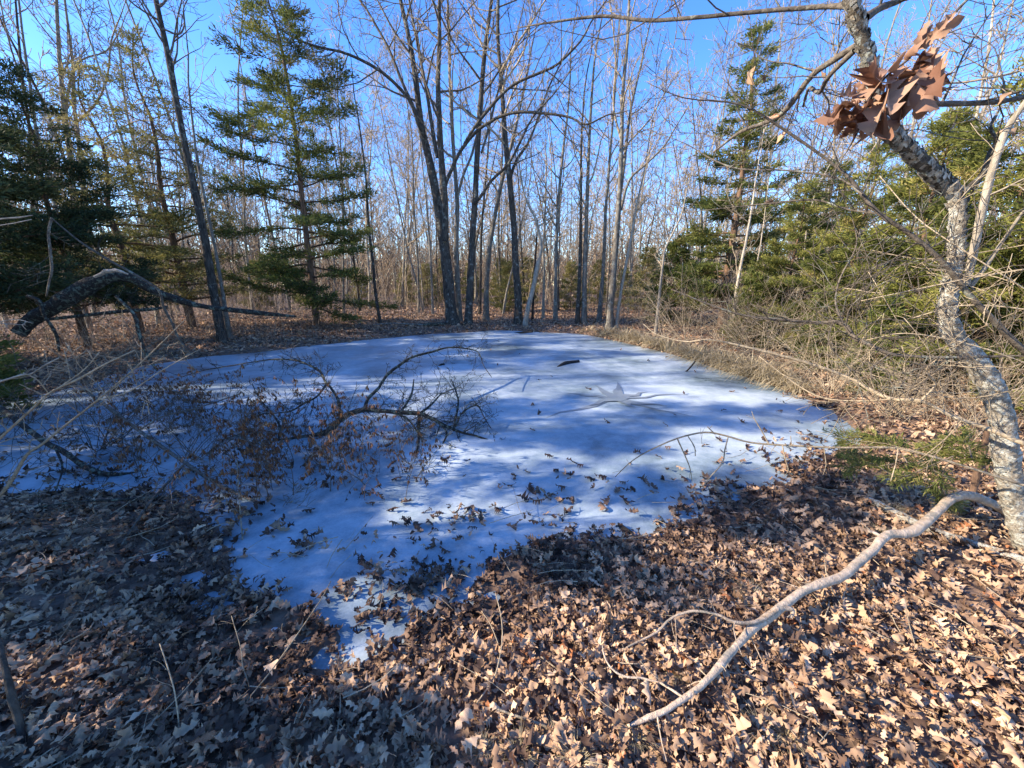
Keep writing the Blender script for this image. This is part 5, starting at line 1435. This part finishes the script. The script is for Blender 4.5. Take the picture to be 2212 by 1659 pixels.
lump('white_stone', 'pale flat stone low in the right corner', 2180, 1590, 34, 'stone', .4, 3)
lump('grey_stone', 'greyish lump of stone among leaves near the left ice patches', 232, 1352, 36, 'stone', .5, 4)
lump('ice_lump', 'cloudy lump of ice among leaves left of the lowest ice patch', 858, 1225, 34, 'ice', .5, 5, 'ice lump')
lump('ice_lump', 'glassy white ice lump beside the dark frozen leaves', 470, 1190, 22, 'ice', .5, 6, 'ice lump')

# leafless shrubs with arching shoots
def shrub(label, px, py, n, h, seed, mat='twig', lean=(0, 0), cat='shrub'):
    rng = random.Random(seed); p0 = ground_at(px, py); p0.z = max(p0.z, 0); polys = []
    for i in range(n):
        a = rng.uniform(0, 6.28); d = Vector((math.cos(a) * .6 + lean[0], math.sin(a) * .6 + lean[1], rng.uniform(.6, 1.4))).normalized()
        q = Vector((rng.gauss(0, .06), rng.gauss(0, .06), -.02)); L = h * rng.uniform(.6, 1.3); P = [q]
        for k in range(7):
            d = (d + ortho(d, rng) * .12 + Vector((0, 0, -.11))).normalized(); q = q + d * L / 7; P.append(q)
        r = rng.uniform(.003, .006)
        R = [r * (1 - .1 * k) for k in range(8)]
        polys.append((P, R, 5))
        for b in range(rng.randint(3, 7)):
            k = rng.randint(2, 6); td = (P[k + 1] - P[k]).normalized() if k < 7 else d
            grow(P[k], td * .6 + ortho(td, rng) * .7, L * rng.uniform(.15, .4), r * .5, 1, rng, polys, .02, .2, .0012, (0, 3))
    V, Q, T = tubes(polys)
    return tag(link('leafless_shrub', make_mesh('leafless_shrub', V, [Q, T], M[mat]), None, p0), label, cat)
shrub('tangle of thin arching shoots over the ice at the left, before the dark limb', 230, 985, 16, 1.0, 901, 'darktwig', (.5, 0))
shrub('low tangle of dark shoots where the thin grey limb meets the ice', 420, 1010, 16, .75, 902, 'darktwig', (.3, .1))
shrub('spreading bare shrub at the left edge under the dark cedar', 60, 930, 18, 1.1, 903, 'darktwig', (.5, 0))
shrub('thin bare shrub on the left bank in front of the fallen trunk', 270, 800, 18, 1.4, 904, 'twig', (.2, 0))
shrub('bare shrub of pale shoots at the water edge below the fallen trunk', 180, 850, 14, 1.2, 905, 'twig', (.4, 0))
shrub('pale twiggy shrub at the right end of the straw tussocks', 1790, 850, 26, 1.5, 906, 'twig', (-.3, 0))
shrub('pale twiggy shrub behind the middle of the straw tussocks', 1640, 790, 26, 1.9, 907, 'twig', (-.2, 0))
shrub('bare shrub with long pale shoots left of the lichen tree', 1930, 900, 26, 1.3, 908, 'twig', (-.3, 0))
shrub('bare shrub growing beside the bent dark sapling', 1480, 745, 24, 1.9, 909, 'twig', (0, 0))
shrub('leafless shrub close behind the lichen tree', 2090, 920, 24, 1.2, 910, 'twig', (-.3, 0))
